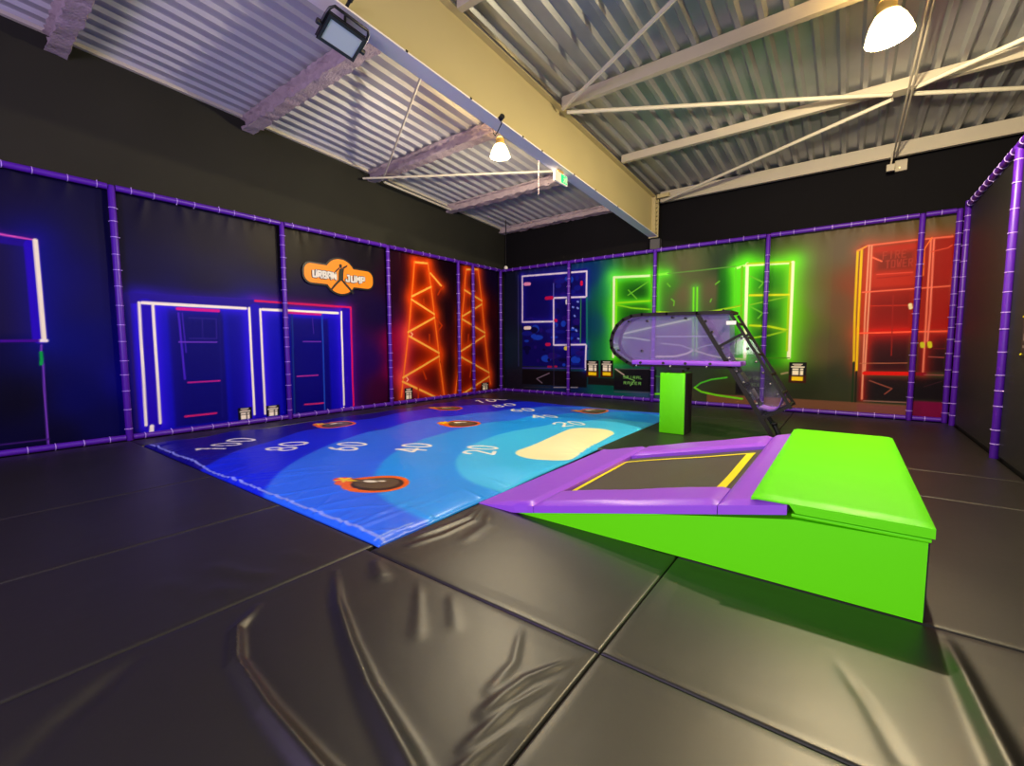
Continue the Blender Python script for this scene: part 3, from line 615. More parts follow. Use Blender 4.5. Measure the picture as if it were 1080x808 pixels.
def banner(axis, ink, a0, a1, label, seed, wall, amp=.012):
    w0, w1 = np.searchsorted(ink.u, [a0 - 1e-6, a1 + 1e-6]); w1 = min(w1, len(ink.u))
    U, V, C = ink.U[w0:w1], ink.V[w0:w1], ink.c[w0:w1]
    d = pleats(U, V, U[0, 0], U[-1, 0], seed, amp=amp)
    P = np.zeros(U.shape + (3,)); P[..., 2] = V
    ctr = (U[0, 0] + U[-1, 0]) / 2
    if axis == 'L': P[..., 0] = d; P[..., 1] = U - ctr
    else: P[..., 0] = U - ctr; P[..., 1] = -d
    me = grid_mesh(P, C)
    o = link('printed_banner', me, M['print'])
    sm = o.modifiers.new('thickness', 'SOLIDIFY'); sm.thickness = .004; sm.offset = 0
    o.location = (wall, ctr, 0) if axis == 'L' else (ctr, wall, 0)
    return tag(o, label, 'wall banner', 'printed banners lashed between the posts')

LP = [-.57, 1.85, 4.29, 6.72, 9.07, 9.67, 10.94]
LLAB = ['dark blue banner with one white-lit window edge at the left end of the wall',
        'black and blue banner with the wide white-outlined shop window',
        'banner with the narrower blue door, under the orange jump logo',
        'maroon banner with the wide complete orange neon tower',
        'narrow banner strip between two close posts on the right-hand orange tower',
        'dark maroon banner between the far left corner and the right-hand orange tower']
for k in range(6):
    banner('L', LW, LP[k] + .004, LP[k + 1] - .004, LLAB[k], 10 + k, -8.735)
BP = [-8.643, -6.28, -3.87, -1.45, .97, 1.45]
BLAB = ['navy banner with the white outlined blue tower at the left end of the back wall',
        'dark green banner with the left neon green column and two small notices',
        'olive and green banner behind the purple see-through capsule',
        'brown banner between the green frame and the red tower',
        'narrow red banner strip at the right end of the back wall']
for k in range(5):
    banner('B', BW, BP[k] + .004, BP[k + 1] - .004, BLAB[k], 30 + k, 11.10, .035 if k == 2 else .03 if k == 4 else .018)

# ------------------------------------------------------------------ purple padded frame
PR = .043
TOP = 3.72
def ring_mesh():
    mb = MB(); mb.lathe([(PR, -.005), (PR + .005, -.004), (PR + .005, .004), (PR, .005)], (0, 0, 0), 16)
    mb.box(PR - .004, PR + .018, -.006, .006, -.005, .005)
    bmesh.ops.recalc_face_normals(mb.bm, faces=mb.bm.faces[:])
    me = bpy.data.meshes.new('cable_tie'); mb.bm.to_mesh(me); mb.bm.free(); me.materials.append(M['tie'])
    return me
RING = ring_mesh()
def ties(root, pts, rot):
    for k, p in enumerate(pts):
        t = bpy.data.objects.new('cable_tie', RING); COL.objects.link(t); t.parent = root
        t.location = p; t.rotation_euler = rot
        t.rotation_euler.rotate_axis('Z', random.uniform(0, 6.28))
def post(x, y, label, top=TOP + .03, close=False):
    mb = MB(); mb.lathe([(0, 0), (PR * .92, 0), (PR, .006), (PR, top - .02), (PR * .8, top - .004), (0, top)], (0, 0, 0), 20)
    o = mb.build('padded_post', M['purple'], None, True, 60); o.location = (x, y, 0)
    tag(o, label, 'post', 'purple padded posts of the wall frame')
    n = 14; z = .18; pts = []
    while z < top - .15:
        pts.append((0, 0, z)); z += random.uniform(.17, .30)
    ties(o, pts, (0, 0, 0))
    return o
def rail(a, b, z, label):
    a, b = Vector((a[0], a[1], z)), Vector((b[0], b[1], z)); d = (b - a); L = d.length; d.normalize()
    a += d * (PR + .003); b -= d * (PR + .003); L = (b - a).length; c = (a + b) / 2
    mb = MB(); mb.rod(a - c, b - c, PR, seg=18)
    o = mb.build('padded_rail', M['purple'], None, True, 60); o.location = c
    tag(o, label, 'rail', 'purple padded rails of the wall frame')
    n = max(1, int(L / .27)); R_ = d.to_track_quat('Z', 'Y').to_euler()
    ties(o, [(a - c) + d * L * (k + .5 + random.uniform(-.15, .15)) / n for k in range(n)], R_)
LX, BY, RX = -8.643, 11.005, 1.507
lpost = ['purple post at the near end of the left wall, outside the photo edge', 'leftmost purple post in view, left of the blue shop window',
         'purple post between the two blue shop windows', 'purple post between the orange logo banner and the orange towers',
         'first of two close purple posts at the right-hand orange tower', 'second of two close purple posts, crossing the right-hand orange tower',
         'purple post in the far left corner of the room']
for y, l in zip(LP, lpost): post(LX, y, l)
bpost = ['purple post crossing the white outlined blue tower', 'purple post behind the left end of the see-through capsule', 'purple post behind the ladder chute',
         'purple post in front of the red tower, left of the narrow red strip', 'purple post at the right end of the printed back wall']
for x, l in zip(BP[1:], bpost): post(x, BY, l)
post(RX, 10.70, 'purple post on the black side wall beside the far right corner', 3.80)
post(RX, 7.9, 'rightmost purple post in the photo, on the black side wall')
lr = ['purple {} rail along the left end banner with the white window edge, nearest the camera', 'purple {} rail along the wide blue shop window banner', 'purple {} rail along the banner with the orange logo',
      'purple {} rail along the complete orange tower', 'short purple {} rail between the two close posts on the left wall', 'purple {} rail ending in the far left corner']
for k in range(6):
    rail((LX, LP[k]), (LX, LP[k + 1]), TOP, lr[k].format('top')); rail((LX, LP[k]), (LX, LP[k + 1]), .047, lr[k].format('floor'))
br = ['purple {} rail along the white outlined blue tower', 'purple {} rail along the left neon green column', 'purple {} rail behind the see-through capsule',
      'purple {} rail along the brown banner and the red tower', 'short purple {} rail along the narrow red strip']
bx = [LX] + BP[1:]
for k in range(5):
    rail((bx[k], BY), (bx[k + 1], BY), TOP, br[k].format('top')); rail((bx[k], BY), (bx[k + 1], BY), .047, br[k].format('floor'))
rail((RX, 7.9), (RX, 10.70), TOP, 'purple top rail along the black side wall on the right')
rail((RX, 7.9), (RX, 5.3), TOP, 'purple top rail leaving the photo at the upper right edge')

# ------------------------------------------------------------------ orange logo board on the left wall
def poly_board(name, pts, x0, th, mat, root, label=None):
    mb = MB(); mb.prism([(x0, p[0], p[1]) for p in pts], (0, 0, 0), (th, 0, 0))
    return part(mb, name, mat, root, label=label)
logo = empty('logo_sign', (-8.70, 5.5, 2.88), 'orange round-centred logo sign with white lettering, above the narrower blue door', 'sign')
def logo_outline(g):
    tilt = .03
    pts = []
    R0, hw, hh, r = .36 + g, .80 + g, .19 + g, .15 + g
    a = math.asin(hh / R0)
    pts += [(R0 * math.cos(t), R0 * math.sin(t)) for t in np.linspace(a, PI - a, 20)]
    pts += [(-hw + r + r * math.cos(t), hh - r + r * math.sin(t)) for t in np.linspace(PI / 2, PI, 7)]
    pts += [(-hw + r + r * math.cos(t), -hh + r + r * math.sin(t)) for t in np.linspace(PI, 1.5 * PI, 7)]
    pts += [(R0 * math.cos(t), R0 * math.sin(t)) for t in np.linspace(PI + a, 2 * PI - a, 20)]
    pts += [(hw - r + r * math.cos(t), -hh + r + r * math.sin(t)) for t in np.linspace(1.5 * PI, 2 * PI, 7)]
    pts += [(hw - r + r * math.cos(t), hh - r + r * math.sin(t)) for t in np.linspace(0, PI / 2, 7)]
    return [(5.52 + p[0], 2.89 + p[1] - tilt * p[0] * 0) for p in pts]
poly_board('dark_border', logo_outline(.035), -8.705, .010, M['black'], logo, 'thin black border')
poly_board('orange_board', logo_outline(0), -8.695, .008, M['orange'], logo)
fig = MB()
Fg = lambda pts: fig.prism([(-8.687, 5.52 + a * .36, 2.89 + b * .36) for a, b in pts], (0, 0, 0), (.005, 0, 0))
Fg([(-.16, -.22), (.14, -.25), (.17, .2), (.22, .45), (.05, .5), (-.08, .42), (-.14, .2)])          # torso
Fg([(-.06, .5), (.08, .5), (.1, .68), (0, .74), (-.1, .66)])                                         # head
Fg([(.14, .42), (.42, .62), (.48, .75), (.36, .68), (.12, .54)])                                     # raised arm
Fg([(-.08, .44), (-.38, .16), (-.52, .0), (-.48, .12), (-.3, .34), (-.08, .54)])                     # other arm
Fg([(-.16, -.2), (.0, -.24), (-.3, -.52), (-.66, -.92), (-.74, -.86), (-.45, -.5)])                  # legs
Fg([(.02, -.22), (.16, -.2), (.48, -.5), (.86, -.88), (.78, -.96), (.38, -.58)])
part(fig, 'jumper_silhouette', M['black'], logo)
def letters(name, text, y0, y1, z0, z1, x0, th, mat, root, fat):
    mb = MB(); n = len(text); cw = (y1 - y0) / n
    for i, ch in enumerate(text):
        for st in GLYPH[ch]:
            P = [(y0 + cw * (i + .1 + .76 * p[0]), z0 + (z1 - z0) * p[1] / 1.5) for p in st]
            for k, (a, b) in enumerate(zip(P, P[1:])):
                e = .0004 * k
                mb.bar((x0 + e, a[0], a[1]), (x0 + e, b[0], b[1]), fat, th, up=(1, 0, 0))
                mb.rod((x0 + e - th / 2, b[0], b[1]), (x0 + e + th / 2, b[0], b[1]), fat / 2, seg=8)
    return part(mb, name, mat, root)
for nm, m_, x_, ft in (('letter_shadow', M['black'], -8.6805, .064), ('lettering', M['white'], -8.673, .040)):
    letters(nm, 'URBAN', 4.88, 5.42, 2.81, 2.95, x_, .006, m_, logo, ft)
    letters(nm, 'JUMP', 5.62, 6.12, 2.80, 2.94, x_, .006, m_, logo, ft)
# ------------------------------------------------------------------ room shell
def slab(name, x0, x1, y0, y1, z0, z1, mat):
    mb = MB(); mb.box(x0, x1, y0, y1, z0, z1); return struct(mb.build(name, mat))
slab('floor', -8.9, 5.2, -4.0, 11.4, -.20, -.045, M['concrete'])
slab('wall_left', -8.90, -8.78, -4.0, 11.4, -.2, 6.1, M['black_wall'])
slab('wall_back', -8.78, 5.2, 11.32, 11.44, -.2, 5.6, M['black_wall_back'])
slab('wall_right', 1.575, 1.66, 4.0, 11.30, -.045, 3.80, M['black_pad'])
slab('wall_right_outer', 5.2, 5.3, -4.0, 11.44, -.2, 6.1, M['black_wall_back'])

def deck_profile(x0, x1, period, depth):
    xs = []; x = x0
    while x < x1:
        for f, d in ((0, 0), (.22, 0), (.36, 1), (.86, 1), (1.0, 0)):
            xx = x + f * period
            if xx <= x1: xs.append((xx, d * depth))
        x += period
    out = []
    for p in xs:
        if not out or p[0] - out[-1][0] > 1e-4: out.append(p)
    return out
zl = lambda y: 5.71 - .060 * y
zb = lambda y: 5.74 - .058 * y
zr = lambda y: 5.72 - .055 * y
def deck(name, x0, x1, zfun, mat, period, depth):
    pr = deck_profile(x0, x1, period, depth); ys = [-4.0, 11.32]
    V = []; Fc = []
    for y in ys:
        for x, d in pr: V.append((x, y, zfun(x, y) + d))
    n = len(pr)
    for y in ys:
        for x, d in pr: V.append((x, y, zfun(x, y) + .12))
    for i in range(n - 1):
        Fc.append((i, n + i, n + i + 1, i + 1)); Fc.append((2 * n + i, 2 * n + i + 1, 3 * n + i + 1, 3 * n + i))
        Fc.append((i, i + 1, 2 * n + i + 1, 2 * n + i)); Fc.append((n + i, 3 * n + i, 3 * n + i + 1, n + i + 1))
    Fc.append((0, 2 * n, 3 * n, n)); Fc.append((n - 1, 2 * n - 1, 4 * n - 1, 3 * n - 1))
    return struct(new_mesh_obj(name, V, Fc, mat))
lerp = lambda a, b, t: a + (b - a) * t
deck('ceiling_left', -8.78, -3.97, lambda x, y: lerp(zl(y), zb(y), (x + 8.7) / 4.65), M['galv_l'], .25, .05)
deck('ceiling_right', -3.93, 5.2, lambda x, y: zr(y), M['galv'], .262, .055)

mb = MB(); mb.bar((-8.74, -4.0, zl(-4) - .03), (-8.74, 11.3, zl(11.3) - .03), .06, .05)
struct(mb.build('trim_1', M['rod']))

# ------------------------------------------------------------------ main beam and its column
bb = lambda y: 4.65 - .0525 * y
bt = lambda y: 5.60 - .056 * y
beam = empty('steel_beam', (-3.95, 3.5, 4.5), 'long cream steel I-beam crossing the ceiling to the back wall', 'beam')
def sloped(mb, x0, x1, y0, y1, f0, f1, idx=0):
    mb.prism([(x0, y0, f0(y0)), (x0, y1, f0(y1)), (x0, y1, f1(y1)), (x0, y0, f1(y0))], (0, 0, 0), (x1 - x0, 0, 0), idx); return mb
part(sloped(MB(), -3.96, -3.94, -4, 11.06, lambda y: bb(y) + .018, lambda y: bt(y) - .018), 'web', M['beam'], beam)
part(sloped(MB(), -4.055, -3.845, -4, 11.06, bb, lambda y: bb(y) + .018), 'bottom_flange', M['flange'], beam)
part(sloped(MB(), -4.055, -3.845, -4, 11.06, lambda y: bt(y) - .018, bt), 'top_flange', M['beam'], beam)
mb = MB(); mb.box(-4.07, -3.83, 11.06, 11.085, bb(11.06) - .02, bt(11.06) + .02); part(mb, 'end_plate', M['beam'], beam)
mb = MB(); mb.box(-3.94, -3.85, 10.90, 10.915, bb(11) + .02, bt(11) - .02); part(mb, 'stiffener', M['beam'], beam)
for k in range(9):
    mb = MB(); z = bb(11) + .08 + k * .1; mb.rod((-3.86, 11.0, z), (-3.86, 11.058, z), .018, seg=6); part(mb, 'bolt', M['beam'], beam)
for y in (3.3, 4.3, 5.4, 5.9, 6.9, 7.7, 8.7):
    mb = MB(); mb.box(-3.85, -3.836, y - .014, y + .014, bb(y) + .002, bb(y) + .024, .003); part(mb, 'flange_clip', M['dkmetal'], beam)
mb = MB(); mb.box(-4.06, -3.82, 11.15, 11.315, -.045, bb(11.08) - .03, .006)
tag(base(mb.build('steel_column', M['beam_dark']), (-3.94, 11.23, 0)), 'dark steel column under the end of the cream beam', 'column')

# ------------------------------------------------------------------ purlins
def rough_bar(name, a, b, w, h, mat, jit, label, group):
    mb = MB(); bm = mb.bm
    n = 70; rings = []; a, b = Vector(a), Vector(b); r = random.Random(int(a.y * 100))
    sec = [(-.5, 0), (-.5, -.16), (-.24, -.26), (-.22, -.5), (-.24, -.74), (-.5, -.80), (-.5, -1), (0, -1), (.5, -1), (.5, -.80), (.24, -.74), (.22, -.5), (.24, -.26), (.5, -.16), (.5, 0), (0, 0)]
    for k in range(n + 1):
        c = a.lerp(b, k / n); rings.append([bm.verts.new((c.x, c.y + p[0] * w + r.uniform(-jit, jit), c.z + (p[1] * h + r.uniform(-jit, jit) if p[1] < 0 else 0))) for p in sec])
    m = len(sec)
    for k in range(n):
        for i in range(m): bm.faces.new((rings[k][i], rings[k][(i + 1) % m], rings[k + 1][(i + 1) % m], rings[k + 1][i]))
    bm.faces.new(rings[0]); bm.faces.new(rings[-1][::-1])
    o = mb.build(name, mat, None, True, 50)
    base(o, a); return tag(o, label, 'roof purlin', group)
PL = [(1.40, 'sprayed rough purlin nearest the upper left corner of the photo'), (3.83, 'sprayed rough purlin ending by the black floodlight'), (6.42, 'sprayed rough purlin where the thin white rods meet, near the glowing bulb on the left'),
      (8.87, 'sprayed rough purlin behind the green exit sign'), (11.14, 'sprayed rough purlin along the top of the back wall, left of the beam')]
for y, l in PL:
    rough_bar('sprayed_purlin', (-8.775, y, zl(y) - .003), (-3.97, y, zb(y) - .003), .21, zl(y) - (5.43 - .05 * y), M['spray'], .018, l, 'sprayed purlins left of the beam')
for y, zb_, l in ((4.1, 5.33, 'smooth cream purlin beyond the top edge of the photo, right of the beam'), (6.5, 5.20, 'smooth cream purlin nearest the camera right of the beam, above the glowing lamp'), (8.85, 5.09, 'smooth cream purlin in the middle right of the beam, crossed by the white rods'), (11.12, 4.86, 'smooth cream purlin along the top of the black back wall, right of the beam')):
    t = zr(y); mb = MB(); mb.box(-3.83 if y < 11 else -3.80, 5.19, y - .045, y - .033, zb_, t); mb.box(-3.83 if y < 11 else -3.80, 5.19, y - .033, y + .045, zb_, zb_ + .012); mb.box(-3.83 if y < 11 else -3.80, 5.19, y - .033, y + .045, t - .012, t)
    o = mb.build('steel_purlin', M['purlin']); base(o, (.5, y, t)); tag(o, l, 'roof purlin', 'cream purlins right of the beam')
mb = MB(); mb.box(-3.83, -3.55, 10.92, 11.0, 4.93, 5.02, .005)
tag(base(mb.build('beam_cleat', M['beam']), (-3.7, 10.96, 4.97)), 'short cream cleat sticking out of the far end of the beam', 'bracket')

# ------------------------------------------------------------------ wind braces
def brace(a, b, r, label, group):
    a, b = Vector(a), Vector(b); mb = MB(); mb.rod(a, b, r, seg=12)
    for p, q in ((a, b), (b, a)):
        d = (q - p).normalized(); mb.bar(p, p + d * .12, r * 2.6, .012, up=(0, 0, 1))
    o = mb.build('brace_rod', M['rod'], None, True, 40); base(o, (a + b) / 2); return tag(o, label, 'brace rod', group)
G1 = 'white brace rods right of the beam'
brace((-3.80, 6.56, 5.16), (.34, 8.80, 5.045), .03, 'white brace rod running level from the beam to the steel gusset plate', G1)
brace((-3.68, 10.90, 4.83), (.36, 8.92, 5.02), .03, 'white brace rod rising from the beam end to the steel gusset plate', G1)
brace((-3.80, 6.44, 5.16), (.40, 4.15, 5.29), .028, 'thin grey brace rod climbing from the beam to the top edge of the photo', G1)
brace((.56, 8.80, 5.045), (4.7, 6.55, 5.16), .03, 'white brace rod from the gusset plate up to the right edge of the photo', G1)
brace((.58, 8.92, 5.03), (4.7, 11.0, 4.83), .03, 'white brace rod from the gusset plate level to the right edge of the photo', G1)
mb = MB(); mb.box(.32, .60, 8.76, 8.98, 5.062, 5.082, .003)
tag(base(mb.build('gusset_plate', M['purlin']), (.46, 8.87, 5.07)), 'grey steel gusset plate where the white rods meet under the ceiling', 'plate')
G2 = 'thin white brace rods left of the beam'
brace((-8.40, 6.44, 5.07), (-4.10, 4.02, 5.20), .018, 'thin white rod rising from the purlin up to the beam, right of the floodlight', G2)
brace((-8.62, 6.10, 5.06), (-4.12, 8.62, 4.97), .022, 'thin white rod running level behind the hanging glowing bulb', G2)
brace((-8.50, 6.56, 5.09), (-8.52, 8.68, 4.985), .024, 'thin white rod along the top of the left wall', G2)

cd = empty('cable_conduit', (.52, 4.0, 5.2), 'thin twin cable conduit running under the ceiling beside the right-hand lamp', 'conduit')
for dx in (0, .045):
    mb = MB(); mb.tube([(.52 + dx + .03 * (8 - y) / 8, y, 5.14 - .052 * (y - 5.5)) for y in (-1, 2, 4, 6.5, 8.0, 8.85, 10, 11.05)], .014, 8); part(mb, 'cable', M['purlin'], cd, True)
mb = MB(); mb.box(.42, .54, 11.0, 11.07, 4.60, 4.72, .006); part(mb, 'end_box', M['purlin'], cd)
mb = MB(); mb.tube([(.50, 11.03, 4.93), (.49, 11.035, 4.80), (.48, 11.035, 4.715)], .014, 8); part(mb, 'drop_cable', M['purlin'], cd, True)
jb = empty('junction_box', (.64, 11.30, 4.75), 'small white box high on the black back wall under the purlin', 'box')
mb = MB(); mb.box(.55, .73, 11.25, 11.319, 4.64, 4.84, .01); jbb = part(mb, 'box_body', M['purlin'], jb)
mb = MB(); mb.sphere((.62, 11.248, 4.70), .014); part(mb, 'indicator_light', emitter('small_lamp', (1, .8, .4), 1.0), jbb)

# ------------------------------------------------------------------ lamps
def lamp(x, y, z, r, label, tilt, top):
    root = empty('hanging_lamp', (x, y, z), label, 'lamp', 'glowing warehouse lamps')
    ax = tilt.to_matrix()
    H = r * 1.25
    mb = MB(); mb.lathe([(r * .36, H), (r * .55, H * .9), (r * .76, H * .62), (r * .92, H * .28), (r, 0), (r * .985, 0), (r * .9, H * .28), (r * .74, H * .62), (r * .53, H * .88), (r * .34, H * .97)], (x, y, z), 36, axis=ax)
    shd = part(mb, 'shade', M['lamp_glow'], root, True, 'glowing bell-shaped shade')
    mb = MB(); mb.lathe([(0, H * .96), (r * .38, H * .96), (r * .42, H * 1.05), (r * .42, H * 1.35), (r * .30, H * 1.5), (r * .14, H * 1.56), (0, H * 1.58)], (x, y, z), 28, axis=ax)
    part(mb, 'cap', M['lamp_cap'], root, True)
    mb = MB(); mb.lathe([(0, r * .12), (r * .16, r * .16), (r * .22, r * .36), (r * .18, r * .65), (r * .12, H * .9)], (x, y, z), 20, axis=ax)
    part(mb, 'bulb', M['bulb'], shd, True)
    a = Vector((x, y, z)) + ax @ Vector((0, 0, H * 1.55))
    mb = MB(); mb.rod(a, (a.x, a.y, top), .008, seg=8); part(mb, 'suspension_rod', M['dkmetal'], root)
    return root
lamp(.19, 6.12, 4.50, .20, 'large glowing bell lamp at the upper right, beside the twin conduit', Euler((0, math.radians(-6), 0)), zr(6.12) + .0)
lamp(-4.80, 6.08, 4.56, .165, 'glowing bell lamp hanging left of the cream beam', Euler((0, 0, 0)), zb(6.08) + .0)

# ------------------------------------------------------------------ floodlight under the beam
fl = empty('floodlight', (-3.96, 2.66, bb(2.66)), 'black rectangular floodlight fixed under the cream beam', 'floodlight')
n_ = Vector((.50, -.10, -.86)).normalized(); yl = Vector((0.03, 1, -.10)); yl = (yl - n_ * yl.dot(n_)).normalized(); s_ = n_.cross(yl)
c_ = Vector((-4.0, 2.64, 4.335))
RF = Matrix((yl, s_, n_)).transposed()
def fbox(mb, u0, u1, v0, v1, w0, w1, bev=0):
    cc = c_ + RF @ Vector(((u0 + u1) / 2, (v0 + v1) / 2, (w0 + w1) / 2))
    mb.box(cc.x - abs(u1 - u0) / 2, cc.x + abs(u1 - u0) / 2, cc.y - abs(v1 - v0) / 2, cc.y + abs(v1 - v0) / 2, cc.z - abs(w1 - w0) / 2, cc.z + abs(w1 - w0) / 2, bev, rot=RF); return mb
mb = MB(); fbox(mb, -.19, .19, -.125, .125, -.045, 0, .006)
for k in range(9): fbox(mb, -.17 + k * .042, -.162 + k * .042, -.11, .11, -.07, -.045)
part(mb, 'housing', M['black'], fl)
mb = MB()
for a in ((-.19, .19, -.125, -.098), (-.19, .19, .098, .125), (-.19, -.163, -.098, .098), (.163, .19, -.098, .098)): fbox(mb, *a, .0005, .014)
part(mb, 'bezel', M['black'], fl)
mb = MB(); fbox(mb, -.162, .162, -.097, .097, .001, .006); part(mb, 'glass_pane', M['flood_glass'], fl)
mb = MB()
e1 = c_ + RF @ Vector((-.205, 0, -.02)); e2 = c_ + RF @ Vector((.205, 0, -.02)); q = RF @ Vector((0, 1, 0))
mb.tube([e1, e1 + q * .10, e1 + q * .16 + yl * .008, e1 + q * .195 + yl * .035, e2 + q * .195 - yl * .035, e2 + q * .16 - yl * .008, e2 + q * .10, e2], .014, 10); brk = part(mb, 'bracket', M['black'], fl, True)
for e, s in ((e1, -1), (e2, 1)):
    mb = MB(); mb.rod(e, e + yl * s * .04, .026, seg=8); part(mb, 'tilt_knob', M['black'], brk)
mb = MB(); mb.rod((-3.90, 2.62, bb(2.62) + .03), (-3.78, 2.60, bb(2.6) + .06), .016, seg=12); mb.rod((-3.80, 2.603, bb(2.6) + .055), (-3.75, 2.595, bb(2.6) + .068), .026, seg=12); mb.rod((-3.90, 2.62, bb(2.62) + .035), (-3.97, 2.66, bb(2.62) - .03), .012, seg=8)
part(mb, 'clamp', M['black'], fl)

hk = empty('cable_hook', (-3.86, 4.9, 4.42), 'small black knob and bent wire hook on the beam above the glowing bulb', 'hook')
mb = MB(); mb.rod((-3.843, 4.88, bb(4.88) + .03), (-3.79, 4.86, bb(4.88) + .04), .035, seg=16); part(mb, 'knob', M['black'], hk, True)
mb = MB(); mb.tube([(-3.83, 4.88, bb(4.88) + .02), (-3.836, 4.90, bb(4.9) - .02), (-3.93, 4.93, bb(4.93) - .09), (-3.99, 4.95, bb(4.93) - .12), (-4.02, 4.95, bb(4.93) - .08), (-4.02, 4.94, bb(4.93) - .02)], .007, 8); part(mb, 'wire', M['black'], hk, True)

ex = empty('exit_sign', (-3.96, 6.6, bb(6.6)), 'small white and lit green exit sign hanging under the cream beam', 'exit sign')
zc = bb(6.6) - .13
mb = MB(); mb.box(-3.965, -3.925, 6.42, 6.82, zc - .085, zc + .085, .012); part(mb, 'housing', M['white'], ex)
mb = MB(); mb.box(-3.96, -3.935, 6.52, 6.70, zc + .092, bb(6.7) - .001); part(mb, 'bracket', M['lamp_cap'], ex)
mb = MB(); mb.box(-3.924, -3.920, 6.60, 6.79, zc - .065, zc + .065); pp = part(mb, 'pictogram_panel', M['greenface'], ex)
mb = MB()
X_ = -3.9165
def fb(a, b, w): mb.bar((X_, a[0], a[1]), (X_, b[0], b[1]), w, .003, up=(1, 0, 0))
P_ = lambda u, v: (6.695 + u, zc + v)
fb(P_(-.005, .02), P_(.01, -.02), .022); fb(P_(.01, -.02), P_(-.02, -.035), .012); fb(P_(-.02, -.035), P_(-.035, -.055), .012); fb(P_(.01, -.02), P_(.025, -.052), .012); fb(P_(-.005, .018), P_(.03, .005), .01); fb(P_(-.005, .018), P_(-.03, .0), .01)
mb.rod((X_ - .0015, P_(0, .042)[0] - .008, P_(0, .042)[1]), (X_ + .0015, P_(0, .042)[0] - .008, P_(0, .042)[1]), .012, seg=14); fb(P_(.055, -.05), P_(.055, .045), .03)
part(mb, 'running_figure', M['white'], pp)

ps = empty('pendant_sensor', (-8.17, 10.6, 3.7), 'thin dark rod with a white tip hanging in the far left corner', 'sensor')
mb = MB(); mb.rod((-8.17, 10.6, 3.76), (-8.17, 10.6, lerp(zl(10.6), zb(10.6), .53 / 4.65)), .012, seg=8); part(mb, 'rod', M['dkmetal'], ps)
mb = MB(); mb.lathe([(0, 3.66), (.05, 3.67), (.06, 3.71), (.03, 3.76), (0, 3.765)], (-8.17, 10.6, 0), 16); part(mb, 'tip', M['white'], ps, True)
mb = MB(); mb.rod((-4.37, 6.6, 4.0), (-4.37, 6.6, lerp(zl(6.6), zb(6.6), .93)), .004, seg=8)
tag(base(mb.build('pull_cord', M['spray']), (-4.37, 6.6, 4.6)), 'thin pale cord hanging from the ceiling left of the exit sign', 'cord')

# ------------------------------------------------------------------ black side wall on the right
for y0, y1, l in ((7.93, 10.66, 'black vinyl wall pad in the dark between the two posts on the right wall'), (5.3, 7.87, 'black vinyl wall pad at the right edge of the photo with the small plate')):
    mb = MB(); mb.box(1.535, 1.572, y0, y1, .03, 3.68, .012); tag(base(mb.build('wall_pad', M['black_pad']), (1.55, (y0 + y1) / 2, 0)), l, 'wall pad')
pl = empty('control_plate', (1.53, 7.05, 1.5), 'small dark printed plate with bright screws at the right edge of the photo', 'plate')
mb = MB(); mb.box(1.522, 1.534, 6.80, 7.28, 1.27, 1.72, .004); plp = part(mb, 'plate', M['black'], pl)
for y, z in ((7.26, 1.70), (7.26, 1.29), (6.82, 1.70), (6.82, 1.29)):
    mb = MB(); mb.sphere((1.521, y, z), .012); part(mb, 'screw', M['yellow'], plp)
mb = MB()
for z0, z1 in ((1.62, 1.66), (1.55, 1.57), (1.44, 1.52), (1.36, 1.39)): mb.box(1.519, 1.5215, 6.95, 7.22, z0, z1)
part(mb, 'printed_lines', principled('faded_print', (.22, .17, .15), linear=True), pl)

# ------------------------------------------------------------------ floor mats
RIDGES = [ # polyline, height, width: folds in the slack vinyl
 ([(-2.50, 1.02), (-2.36, .86), (-2.10, .755), (-1.73, .715), (-1.37, .70), (-1.1, .69)], .038, .030),
 ([(-2.50, 1.48), (-2.15, 1.28), (-1.81, 1.13), (-1.50, 1.01), (-1.30, .95), (-1.0, .86)], .032, .032),
 ([(-2.52, .52), (-2.3, .22), (-2.1, .05)], -.022, .05),
 
 ([(-2.0, 1.72), (-1.75, 1.5), (-1.6, 1.36)], .006, .03), ([(-1.75, 1.74), (-1.5, 1.52)], .005, .03), 
 ([(-2.45, 1.74), (-2.2, 1.60)], .012, .04), ([(-1.1, 1.45), (-.98, 1.15), (-.95, .9)], .005, .05),
 ([(-.90, 1.70), (-1.02, 1.45), (-1.05, 1.2)], .010, .022), ([(-.90, 1.55), (-.98, 1.3), (-1.0, 1.05)], .008, .018), ([(-.90, 1.3), (-.95, 1.05), (-.96, .9)], .010, .02), ([(-1.25, 1.74), (-1.12, 1.5), (-1.1, 1.3)], .006, .02),
 ([(-3.0, .35), (-3.5, .55)], .006, .03), ([(-2.66, .8), (-2.95, .86), (-3.2, .8)], .010, .03),
 ([(.44, 2.90), (.455, 2.58), (.475, 2.30), (.50, 2.0), (.52, 1.6)], .030, .035),
 ([(.0, 2.42), (.12, 2.15), (.2, 1.92), (.24, 1.8)], -.005, .03),
 
 ([(-2.53, 2.86), (-2.42, 2.62), (-2.45, 2.3), (-2.5, 2.1)], .012, .03), ([(-2.48, 2.86), (-2.34, 2.6), (-2.34, 2.25), (-2.4, 2.0)], .008, .025), ([(-2.4, 2.86), (-2.2, 2.6), (-2.15, 2.3)], .006, .04),
 ([(-2.70, 1.25), (-2.95, 1.12), (-3.2, 1.05)], .014, .03), ([(-2.70, 1.02), (-2.9, .95)], .012, .03), ([(-2.68, 1.5), (-3.0, 1.42)], .006, .03),
 ([(-5.45, .5), (-4.9, .62), (-4.4, .7)], .006, .03), ([(-4.1, 1.1), (-4.7, 1.3)], .005, .03),
]
